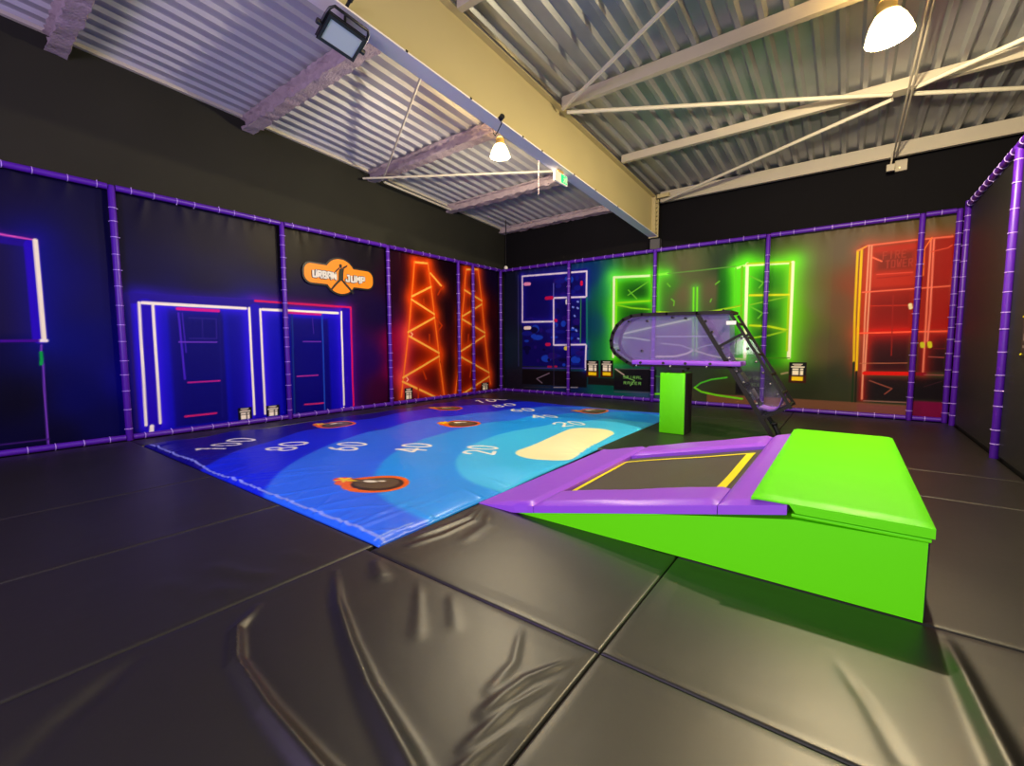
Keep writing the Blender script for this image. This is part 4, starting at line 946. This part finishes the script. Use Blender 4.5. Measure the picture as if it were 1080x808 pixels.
def floor_mat(x0, x1, y0, y1, label, fine=.05):
    g = .003
    x0 += g; x1 -= g; y0 += g; y1 -= g
    def axis(a, b):
        n = max(2, int((b - a) / fine)); ed = [0, .002, .005, .009, .014]
        return np.array([a + e for e in ed] + list(np.linspace(a + .05, b - .05, n)) + [b - e for e in ed[::-1]])
    X, Y = axis(x0, x1), axis(y0, y1)
    U, V = np.meshgrid(X, Y, indexing='ij')
    d = np.minimum(np.minimum(U - x0, x1 - U), np.minimum(V - y0, y1 - V))
    Z = -.010 * (1 - np.clip(d / .014, 0, 1)) ** 2
    r = np.random.default_rng(int(abs(x0 * 100 + y0 * 37)) + 3)
    W = np.zeros_like(U)
    for k in range(9):
        f = r.uniform(1.2, 7); a = r.uniform(0, PI); W += r.uniform(.0006, .0030) / (f ** .6) * np.sin(f * (U * math.cos(a) + V * math.sin(a)) + r.uniform(0, 6.28) + .8 * np.sin(2.1 * U + 1.3 * V))
    for pts, h, w in RIDGES:
        n = len(pts)
        for i, (p, q) in enumerate(zip(pts, pts[1:])):
            pass
        best = np.full(U.shape, 9.0); tt = np.zeros_like(U)
        for i, (p, q) in enumerate(zip(pts, pts[1:])):
            dx, dy = q[0] - p[0], q[1] - p[1]
            t = np.clip(((U - p[0]) * dx + (V - p[1]) * dy) / (dx * dx + dy * dy), 0, 1)
            dd = np.hypot(U - p[0] - t * dx, V - p[1] - t * dy)
            m = dd < best; best = np.where(m, dd, best); tt = np.where(m, (i + t) / (n - 1), tt)
        ww = w * (.7 + .6 * tt); W += h * np.exp(-(best / ww) ** 2) * np.clip(tt * 4, .15, 1) * np.clip((1.15 - tt) * 4, 0, 1)
    Z = Z + W * np.clip(d / .12, 0, 1)
    P = np.stack([U, V, Z], -1)
    cx, cy = (x0 + x1) / 2, (y0 + y1) / 2
    P[..., 0] -= cx; P[..., 1] -= cy
    me = grid_mesh(P, None); bm = bmesh.new(); bm.from_mesh(me)
    be = [e for e in bm.edges if e.is_boundary]
    q = bmesh.ops.extrude_edge_only(bm, edges=be)
    for v in q['geom']:
        if isinstance(v, bmesh.types.BMVert): v.co.z = -.044
    bmesh.ops.holes_fill(bm, edges=[e for e in bm.edges if e.is_boundary], sides=0)
    bmesh.ops.recalc_face_normals(bm, faces=bm.faces[:])
    bm.to_mesh(me); bm.free(); me.name = 'floor_mat'
    me.polygons.foreach_set('use_smooth', [True] * len(me.polygons))
    o = link('floor_mat', me, M['mat']); o.location = (cx, cy, 0)
    try: me.set_sharp_from_angle(angle=math.radians(50))
    except Exception: pass
    return tag(o, label, 'floor mat', 'black vinyl floor mats')
for a in [(-8.60, -5.49, -1.2, 1.85, 'smooth black floor mat in the left corner along the purple rail'),
          (-5.49, -3.98, -1.2, 1.85, 'narrow black floor mat, second from the left wall in front of the blue airbag'),
          (-3.98, -2.62, -1.2, 1.85, 'black floor mat left of the long seam to the near corner of the airbag'),
          (-2.62, -.845, -1.2, 1.785, 'creased black floor mat at the bottom of the photo with two long folds'),
          (-.845, 1.53, -1.2, 1.785, 'black floor mat at the bottom edge of the photo, right of the crossing seams'),
          (-2.575, -.845, 1.785, 5.51, 'black floor mat under the purple front of the ramp, beside the airbag corner'),
          (-.845, 1.53, 1.785, 2.945, 'black floor mat in the shadow in front of the green ramp block'),
          (-.845, 1.53, 2.945, 5.52, 'black floor mat right of the ramp, up to the first pale seam'),
          (-.845, 1.53, 5.52, 6.68, 'narrow black floor mat between the two pale seams by the right wall'),
          (-.845, 1.53, 6.68, 10.96, 'black floor mat under the ladder chute in front of the red banner'),
          (-2.72, -.845, 5.51, 9.2, 'black floor mat carrying the green padded post'),
          (-8.60, -.845, 9.22, 10.96, 'black floor mat along the back wall behind the airbag'),
          (-8.60, -8.06, 1.85, 9.22, 'long black strip mat between the airbag and the left wall')]:
    floor_mat(*a, fine=.0135 if (-2.7 < a[0] < -.8 and a[2] < 1.8) or a[2] == 1.785 else .05)

# ------------------------------------------------------------------ blue airbag
AB = Ink(-8.05, -2.58, 1.87, 9.19, .0135)
AB.c[:] = (12, 4, 138)
def zone(cx, cy, a, b, col, soft=.05):
    d = (1 - np.hypot((AB.U - cx) / a, (AB.V - cy) / b)) * min(a, b)
    AB.c[:] = AB.c * (1 - np.clip(d / soft + .5, 0, 1)[..., None]) + np.array(col, float) * np.clip(d / soft + .5, 0, 1)[..., None]
zone(-2.7, 5.6, 4.70, 5.1, (12, 38, 235)); zone(-2.7, 5.6, 3.6, 4.2, (42, 112, 255)); zone(-2.7, 5.6, 2.4, 3.25, (24, 156, 255)); zone(-2.7, 5.6, 1.55, 2.3, (62, 196, 255))
# landing strip
w = AB.win(-3.8, -2.5, 4.2, 7.0); d = AB.sdist(w, (-3.03, 4.85), (-3.13, 6.32)); 
AB.mix(w, np.clip((.40 - d) / .02 + .5, 0, 1), (255, 250, 195))
def number(txt, cx, cy, up, h):
    up = np.array(up) / np.hypot(*up); rt_ = np.array((up[1], -up[0])); cw = h * .70; n = len(txt)
    for col, wd in (((225, 228, 245), .056),):
        for i, ch in enumerate(txt):
            for st in GLYPH[ch]:
                P = []
                for p in st:
                    x = (i - n / 2 + .12 + .76 * p[0]) * cw; y = (p[1] / 1.5 - .5) * h
                    P.append((cx + rt_[0] * x + up[0] * y, cy + rt_[1] * x + up[1] * y))
                AB.stroke(P, wd, (250, 248, 240))
for t, x, y in (('20', -3.80, 4.43), ('40', -4.62, 3.96), ('60', -5.46, 3.49), ('80', -6.25, 3.05), ('100', -6.99, 2.55)): number(t, x, y, (-.86, -.51), .42)
for t, x, y in (('20', -3.80, 6.87), ('40', -4.63, 7.30), ('60', -5.52, 7.78), ('80', -6.40, 8.26), ('100', -7.20, 8.72)): number(t, x, y, (-.88, .48), .44)
def bomb(cx, cy, s=1.0):
    e1 = np.array((.83, .55)); e2 = np.array((-.55, .83)); P = lambda a, b: (cx + s * (a * e1[0] + b * e2[0]), cy + s * (a * e1[1] + b * e2[1]))
    O = (250, 110, 15)
    E_ = lambda a, b, ra, rb, c: AB.ellipse(*P(a, b), ra * s, rb * s, c, tuple(e1), tuple(e2))
    E_(.03, .0, .335, .315, O); AB.stroke([P(-.16, .05), P(-.27, .0)], .24 * s, O)
    E_(-.35, .09, .10, .09, (245, 60, 40))
    E_(.05, .0, .26, .245, (52, 44, 28)); E_(.03, .03, .225, .205, (100, 86, 56))
    AB.stroke([P(-.16, .06), P(-.22, .08)], .13 * s, (52, 44, 28)); AB.stroke([P(-.165, .065), P(-.21, .08)], .09 * s, (112, 98, 62))
    AB.stroke([P(-.22, .07), P(-.27, .05), P(-.33, .08)], .045 * s, (245, 205, 40))
    for k in range(5):
        a = k * 2 * PI / 5; AB.stroke([P(-.34, .09), P(-.34 + .085 * math.cos(a), .09 + .085 * math.sin(a))], .04 * s, (255, 220, 20))
    E_(-.06, .09, .075, .045, (250, 248, 225)); E_(.05, .12, .045, .025, (250, 248, 225))
for x, y in ((-3.76, 2.68), (-5.40, 5.72), (-7.07, 7.01), (-4.17, 8.52), (-7.25, 4.39)): bomb(x, y)
for pts in ([(-8.05, 1.93), (-2.60, 1.93)],): AB.stroke(pts, .022, (150, 165, 245))
AB.stroke([(-2.66, 1.9), (-2.66, 2.25)], .02, (140, 170, 245))
U, V = AB.U, AB.V
# outline pulled in towards the back right corner
tx = (V - 1.87) / 7.32; Xs = -8.05 + (U + 8.05) * ((-2.585 - .17 * tx + 8.05) / 5.47)
d = np.minimum(np.minimum(U + 8.05, -2.58 - U), np.minimum(V - 1.87, 9.19 - V))
r = np.random.default_rng(8)
Z = .022 * (1 - np.exp(-d / .12)) - .018 * np.exp(-(d / .015))
df = V - 1.87; dr = -2.58 - U
W = np.zeros_like(U)
for k in range(46):                                     # tension creases running in from the front hem
    c = r.uniform(-8, -2.6); ln = r.uniform(.12, .55); lean = r.uniform(-.9, .9) ; a = r.uniform(.006, .018)
    W += a * np.exp(-((U - c - lean * df) / r.uniform(.018, .04)) ** 2) * np.exp(-df / ln) * np.clip(df / .03, 0, 1)
for k in range(40):                                     # and from the side hem
    c = r.uniform(2, 9.1); ln = r.uniform(.08, .3); a = r.uniform(.004, .010)
    W += a * np.exp(-((V - c - r.uniform(-.8, .8) * dr) / r.uniform(.015, .035)) ** 2) * np.exp(-dr / ln) * np.clip(dr / .03, 0, 1)
for k in range(18):
    f = r.uniform(1.5, 8); a = r.normal(.5 * PI - .35, .35); W += r.uniform(.003, .014) / f ** .7 * np.sin(f * (U * math.cos(a) + V * math.sin(a)) + r.uniform(0, 6.28) + 1.2 * np.sin(1.7 * U - 1.1 * V))
Z = Z + W * np.clip(d / .05, 0, 1)
P = np.stack([Xs + 5.3, V - 5.5, Z], -1)
me = grid_mesh(P, AB.c); me.name = 'airbag'
o = link('airbag', me, M['bagprint']); o.location = (-5.3, 5.5, 0)
sm = o.modifiers.new('thickness', 'SOLIDIFY'); sm.thickness = .004; sm.offset = -1
tag(o, 'blue printed airbag in the floor with distance numbers, round bombs and a cream landing strip', 'airbag')

# ------------------------------------------------------------------ trampoline ramp
rp = empty('trampoline_ramp', (-1.1, 4.2, 0), 'lime green and violet ramp with a small trampoline and a green landing cushion', 'trampoline')
Y0, Y1 = 2.95, 5.48
mb = MB()
bz = lambda x: .012 + .1871 * (x + 2.30)
for ya_, yb_ in ((Y0, 3.30), (5.0, Y1)):
    pr = [(-2.30, .003), (.366, .003), (.366, .418), (-.20, bz(-.2)), (-2.30, .012)]
    mb.prism([(x, ya_, z) for x, z in pr], (0, 0, 0), (0, yb_ - ya_, 0))
mb.prism([(x, 3.3, z) for x, z in [(-.62, .003), (.366, .003), (.366, .418), (-.20, bz(-.2)), (-.62, bz(-.62))]], (0, 0, 0), (0, 1.7, 0))
part(mb, 'wedge_base', M['green'], rp)
mb = MB(); mb.prism([(x, 3.305, z) for x, z in [(-2.25, .003), (-.625, .003), (-.625, .06), (-2.25, .006)]], (0, 0, 0), (0, 1.69, 0)); part(mb, 'tray', M['black'], rp)
mb = MB(); mb.box(.368, .376, Y0 + .03, Y1 - .03, .01, .405, .002); part(mb, 'end_sheet', M['black'], rp, label='black sheet over the end')  # thin black sheet over the end of the wedge
sl = .22
PZ = lambda x: max(.004, sl * (x + 2.585))
def pad(name, x0, x1, y0, y1, th, mat, mid=True, taper=False):
    """Padded cover lying on the slope: soft rounded block between two x positions."""
    mb = MB(); bm = mb.bm; nx = max(6, int((x1 - x0) / .04)); ny = max(6, int((y1 - y0) / .04))
    xs = np.linspace(x0, x1, nx); ys = np.linspace(y0, y1, ny); r = np.random.default_rng(int(abs(x0 * 97 + y0 * 31)))
    top = []; bot = []
    for x in xs:
        tr = []; br_ = []
        for y in ys:
            e = min(x - x0, x1 - x, y - y0, y1 - y)
            k = 1 - max(0, 1 - e / .045) ** 2
            t = min(th, PZ(x) + .0) if taper else th
            z = PZ(x) - .028 * (1 - k) * (t / th) + (.0025 * math.sin(9 * x + 5 * y) + r.uniform(-.0012, .0012)) * k
            tr.append(bm.verts.new((x, y, max(.006, z)))); br_.append(bm.verts.new((x, y, max(.002, PZ(x) - t))))
        top.append(tr); bot.append(br_)
    for i in range(nx - 1):
        for j in range(ny - 1):
            bm.faces.new((top[i][j], top[i + 1][j], top[i + 1][j + 1], top[i][j + 1])); bm.faces.new((bot[i][j], bot[i][j + 1], bot[i + 1][j + 1], bot[i + 1][j]))
    for i in range(nx - 1):
        bm.faces.new((top[i][0], bot[i][0], bot[i + 1][0], top[i + 1][0])); bm.faces.new((top[i][-1], top[i + 1][-1], bot[i + 1][-1], bot[i][-1]))
    for j in range(ny - 1):
        bm.faces.new((top[0][j], top[0][j + 1], bot[0][j + 1], bot[0][j])); bm.faces.new((top[-1][j], bot[-1][j], bot[-1][j + 1], top[-1][j + 1]))
    return part(mb, name, mat, rp, True, angle=55)
pad('pad', -2.575, -1.985, 2.925, 5.50, .085, M['violet'], taper=True)
pad('pad', -1.98, -.605, 2.925, 3.335, .085, M['violet'])
pad('pad', -1.98, -.605, 4.98, 5.50, .085, M['violet'])
pad('pad', -.60, -.235, 2.925, 5.50, .085, M['violet'])
mb = MB(); bm = mb.bm; nx, ny = 40, 50; VS = []
bedz = lambda x, y: PZ(x) - .062 - .035 * math.exp(-(((x + 1.0) / .22) ** 2 + ((y - 3.85) / .35) ** 2)) + .002 * math.sin(7 * x + 4 * y)
for x in np.linspace(-2.0, -.60, nx): VS.append([bm.verts.new((x, y, bedz(x, y))) for y in np.linspace(3.31, 5.0, ny)])
for i in range(nx - 1):
    for j in range(ny - 1): bm.faces.new((VS[i][j], VS[i + 1][j], VS[i + 1][j + 1], VS[i][j + 1]))
part(mb, 'jump_bed', M['bed'], rp, True)
mb = MB(); bm = mb.bm
def strip(a, b, w):
    a = np.array(a); b = np.array(b); d_ = (b - a) / np.hypot(*(b - a)); n = np.array((-d_[1], d_[0])) * w / 2; N = 24; rows = []
    for k in range(N + 1):
        c = a + (b - a) * k / N; rows.append([bm.verts.new((*(c + s * n), bedz(*(c + s * n)) + .004)) for s in (-1, 1)])
    for k in range(N): bm.faces.new((rows[k][0], rows[k][1], rows[k + 1][1], rows[k + 1][0]))
strip((-1.93, 3.36), (-2.0 + .03, 4.78), .05); strip((-1.98, 4.78), (-.66, 4.78), .05); strip((-.70, 4.80), (-.70, 3.36), .07); strip((-1.95, 3.38), (-.68, 3.38), .05)
part(mb, 'marking_line', M['yellow'], rp, label='yellow webbing outline')
mb = MB(); mb.box(-.215, .378, Y0 - .004, Y1 + .01, .42, .438, .005); part(mb, 'cover_flap', M['green'], rp)
mb = MB(); bm = mb.bm
def cushion(x0, x1, y0, y1, z0, z1):
    nx, ny = 26, 70; r = np.random.default_rng(2)
    top = []; bot = []
    for i, x in enumerate(np.linspace(x0, x1, nx)):
        tr = []; br_ = []
        for y in np.linspace(y0, y1, ny):
            e = min(x - x0, x1 - x, y - y0, y1 - y); k = 1 - max(0, 1 - e / .03) ** 2
            ef = (y - y0); pc = .0025 * math.sin(70 * x + 2 * math.sin(9 * x)) * math.exp(-ef / .10) + .0018 * math.sin(26 * x + 3 * y) * math.exp(-ef / .3)
            tr.append(bm.verts.new((x, y, z1 - .016 * (1 - k) + (.006 * math.sin(PI * (x - x0) / (x1 - x0)) * math.sin(PI * (y - y0) / (y1 - y0)) + pc + .0005 * math.sin(13 * y + 4 * x + 3 * math.sin(3 * x + 2 * y))) * k)))
            zb_ = max(z0, PZ(x) + .006) if x < -.2 else z0
            br_.append(bm.verts.new((x, y, min(zb_, z1 - .025))))
        top.append(tr); bot.append(br_)
    for i in range(nx - 1):
        for j in range(ny - 1):
            bm.faces.new((top[i][j], top[i + 1][j], top[i + 1][j + 1], top[i][j + 1])); bm.faces.new((bot[i][j], bot[i][j + 1], bot[i + 1][j + 1], bot[i + 1][j]))
    for i in range(nx - 1):
        bm.faces.new((top[i][0], bot[i][0], bot[i + 1][0], top[i + 1][0])); bm.faces.new((top[i][-1], top[i + 1][-1], bot[i + 1][-1], bot[i][-1]))
    for j in range(ny - 1):
        bm.faces.new((top[0][j], top[0][j + 1], bot[0][j + 1], bot[0][j])); bm.faces.new((top[-1][j], bot[-1][j], bot[-1][j + 1], top[-1][j + 1]))
cushion(-.42, .388, 2.935, 5.60, .447, .515)
part(mb, 'landing_cushion', M['green'], rp, True, label='flat lime green cushion', angle=60)

# ------------------------------------------------------------------ green post and see-through chute
mb = MB(); mb.box(-2.385, -1.995, 7.13, 7.51, .0, .97, .012, 3)
gp = empty('padded_block', (-2.19, 7.32, 0), 'lime green padded block standing under the see-through capsule', 'padded block')
part(mb, 'cover', M['green'], gp, True)
mb = MB(); mb.box(-1.9945, -1.984, 7.135, 7.505, .004, .966, .003); part(mb, 'side_panel', M['black'], gp, label='black side panel')
mb = MB(); mb.box(-2.27, -2.07, 7.24, 7.42, .971, .978); part(mb, 'cap_plate', M['black'], gp)

ch = empty('see_through_chute', (-2.0, 7.32, 0), 'see-through violet capsule with dark frame and a slanting ladder-like chute', 'play chute')
ya, yb = 7.13, 7.50
OUT = [(-1.40, 1.885), (-1.85, 1.89), (-2.30, 1.90), (-2.70, 1.905), (-2.88, 1.89), (-3.02, 1.835), (-3.13, 1.74), (-3.20, 1.62), (-3.235, 1.49), (-3.22, 1.37), (-3.16, 1.275), (-3.06, 1.205), (-2.94, 1.13), (-2.83, 1.075)]
def strip_bar(mb, pts, y0, y1, t):
    for a, b in zip(pts, pts[1:]):
        A, B_ = Vector((a[0], 0, a[1])), Vector((b[0], 0, b[1])); dd = (B_ - A).normalized() * t * .3
        mb.bar(A - dd + Vector((0, (y0 + y1) / 2, 0)), B_ + dd + Vector((0, (y0 + y1) / 2, 0)), t, abs(y1 - y0), up=(0, 1, 0))
for y in (ya, yb):
    mb = MB(); strip_bar(mb, OUT, y - .02, y + .02, .05); part(mb, 'rim', M['dkmetal'], ch)
    sy = .012 if y == ya else -.012
    mb = MB(); mb.prism([(x, y + sy - .003, z) for x, z in OUT + [(-1.36, 1.075)]], (0, 0, 0), (0, .006, 0)); part(mb, 'side_pane', M['perspex'], ch)
mb = MB()
V0 = [(mb.bm.verts.new((x, ya + .02, z)), mb.bm.verts.new((x, yb - .02, z))) for x, z in OUT]
for p, q in zip(V0, V0[1:]): mb.bm.faces.new((p[0], p[1], q[1], q[0]))
part(mb, 'wrap_sheet', M['perspex_clear'], ch, True)
mb = MB(); mb.box(-2.85, -1.22, ya - .03, yb + .03, 1.095, 1.165, .012); part(mb, 'base_board', M['violet'], ch, True)
mb = MB(); mb.box(-2.82, -1.30, ya - .02, yb + .02, 1.062, 1.093, .004); part(mb, 'under_frame', M['dkmetal'], ch)
mb = MB(); mb.box(-2.30, -2.02, ya + .07, yb - .07, 1.02, 1.061, .004); mb.box(-2.24, -2.08, ya + .12, yb - .12, .980, 1.02); mb.rod((-2.30, ya + .1, 1.03), (-2.30, yb - .1, 1.03), .02); mb.rod((-2.02, ya + .1, 1.03), (-2.02, yb - .1, 1.03), .02)
part(mb, 'mount', M['black'], ch)
for x in (-2.70, -2.33, -1.99, -1.63):
    mb = MB(); mb.rod((x, ya - .045, 1.125), (x, ya - .029, 1.125), .022, seg=10); part(mb, 'bolt', M['black'], ch)
for x in (-2.77, -2.22, -1.68):
    mb = MB(); mb.sphere((x, ya - .025, 1.078), .016); part(mb, 'screw', M['steel'], ch)
for x, z in ((-2.93, 1.80), (-3.10, 1.33), (-2.22, 1.84), (-2.02, 1.82), (-2.70, 1.32), (-2.62, 1.80)):
    mb = MB(); mb.rod((x, ya - .012, z), (x, ya + .05, z), .016, seg=10); mb.sphere((x + .025, ya - .004, z - .012), .008); part(mb, 'bolt', M['dkmetal'], ch)
# ladder chute: a deeper frame than the capsule
yc = 7.66
rd = Vector((.516, 0, -.857))
RA, RB_ = (-1.84, 1.87), (-.715, .0)
def pt(base_, t, y): return Vector((base_[0], y, base_[1])) + rd * t
LL = (1.87 - .0) / .857
for y, tend in ((ya, LL), (yc, LL - .10)):
    mb = MB(); mb.bar(pt(RA, 0, y), pt(RA, tend, y), .056, .04, up=(0, 1, 0)); part(mb, 'side_rail', M['dkmetal'], ch)
RR = (-1.395, 1.885)
for y in (ya, yc):
    mb = MB(); mb.bar(pt(RR, .03, y), pt(RR, 1.58, y), .038, .03, up=(0, 1, 0)); part(mb, 'side_rail', M['dkmetal'], ch)
perp = Vector((.857, 0, .516))
for y in (ya, yc):
    for t in (.58, 1.76):
        a = pt(RA, t, y); mb = MB(); mb.bar(a + perp * .026, a + perp * .372, .038, .034, up=(0, 1, 0)); part(mb, 'rung', M['dkmetal'], ch)
mb = MB(); mb.bar((-1.395, ya - .0, 1.89), (-1.395, yc, 1.89), .04, .04); part(mb, 'top_bar', M['dkmetal'], ch)
for t in (.20, .44, .72, 1.05, 1.35, 1.54):
    mb = MB(); mb.bar(pt(RR, t, ya + .021), pt(RR, t, yc - .021), .03, .03); part(mb, 'cross_bar', M['dkmetal'], ch)
for t in (.25, .70, 1.25, 1.70):
    mb = MB(); mb.bar(pt(RA, t, ya + .021), pt(RA, t, yc - .021), .035, .03); part(mb, 'cross_bar', M['dkmetal'], ch)
for y in (ya + .012, yc - .012):
    mb = MB(); q = [pt(RA, .60, y), pt(RA, 1.78, y), pt(RA, 1.78, y) + perp * .38, pt(RA, .60, y) + perp * .38]; mb.prism([tuple(v) for v in q], (0, 0, 0), (0, .005, 0)); part(mb, 'chute_pane', M['perspex_clear'], ch)
mb = MB(); bm = mb.bm; rows = []
for k in range(13):
    s = k / 12; a = pt(RA, 1.60 - .16 * math.sin(PI * s) * 0 + .12 * math.sin(PI * s), 0) + perp * (.03 + .34 * s)
    rows.append([bm.verts.new((a.x, ya + .03, a.z)), bm.verts.new((a.x, yc - .03, a.z)), bm.verts.new((a.x + rd.x * .012, yc - .03, a.z + rd.z * .012)), bm.verts.new((a.x + rd.x * .012, ya + .03, a.z + rd.z * .012))])
for p, q in zip(rows, rows[1:]):
    for i in range(4): bm.faces.new((p[i], p[(i + 1) % 4], q[(i + 1) % 4], q[i]))
bm.faces.new(rows[0]); bm.faces.new(rows[-1][::-1])
part(mb, 'curved_stop', M['violet'], ch, True, 'violet curved plate at the chute end', 30)
for t in (.15, .34, .62, .80, 1.02, 1.20, 1.38, 1.55):
    for o_ in (.045, .33):
        p = pt(RA, t, ya - .002) + perp * o_; mb = MB(); mb.rod(p, p + Vector((0, .06, 0)), .019, seg=8); bl = part(mb, 'bolt', M['dkmetal'], ch)
        if t > .6: mb = MB(); mb.sphere(p + Vector((0.004, -.004, .004)), .014); part(mb, 'bolt_head', M['steel'], bl)
for t, o_ in ((.85, .10), (1.05, .06), (1.33, .10)):
    p = pt(RA, t, 7.3); mb = MB(); mb.bar(p + perp * .04, p + perp * .04 + rd * .16, .07, .30, up=(0, 1, 0)); part(mb, 'inner_plate', M['black'], ch)
mb = MB(); mb.box(-1.43, -1.30, ya - .028, ya - .022, 1.70, 1.755); part(mb, 'sticker', M['sticker'], ch, label='small white sticker')
mb = MB(); mb.rod((-.80, 7.35, .27), (-.70, 7.35, .05), .035, seg=14); mb.sphere((-.80, 7.33, .28), .05, (1, 1, .6)); mb.rod((-.69, 7.35, .0), (-.69, 7.35, .05), .05, seg=16); part(mb, 'foot', M['black'], ch, True)
mb = MB(); mb.box(-.79, -.62, ya - .05, ya + .05, .0, .015); part(mb, 'floor_plate', M['dkmetal'], ch)
# ------------------------------------------------------------------ light
def point(name, loc, w, col, r):
    l = bpy.data.lights.new(name, 'POINT'); l.energy = w; l.color = col; l.shadow_soft_size = r
    o = bpy.data.objects.new(name, l); COL.objects.link(o); o.location = loc; return o
def area(name, loc, target, w, col, sx, sy):
    l = bpy.data.lights.new(name, 'AREA'); l.shape = 'RECTANGLE'; l.size = sx; l.size_y = sy; l.energy = w; l.color = col
    o = bpy.data.objects.new(name, l); COL.objects.link(o); o.location = loc
    o.rotation_euler = (Vector(target) - Vector(loc)).to_track_quat('-Z', 'Y').to_euler(); return o
point('lamp_light', (.19, 6.12, 4.44), 880, (1.0, .83, .52), .06)
point('lamp_light', (-4.80, 6.08, 4.50), 430, (1.0, .86, .60), .06)
point('lamp_uplight', (.19, 6.12, 5.02), 60, (1.0, .66, .20), .10)
point('lamp_uplight', (-4.80, 6.08, 4.98), 22, (1.0, .70, .24), .10)
area('rear_fill_light', (-.5, -3.6, 1.9), (-3, 6, 1.2), 330, (1.0, .96, .95), 6, 1.6)  # unseen fill behind the camera, added to brighten upright faces
area('ultraviolet_flood', (-3.6, -2.5, 3.4), (-8.6, 3.5, 1.8), 170, (.56, .34, 1.0), 1.5, 1)
w = bpy.data.worlds.new('world'); SC.world = w; w.use_nodes = True
bg = w.node_tree.nodes['Background']; bg.inputs['Color'].default_value = (.66, .55, .64, 1); bg.inputs['Strength'].default_value = .2
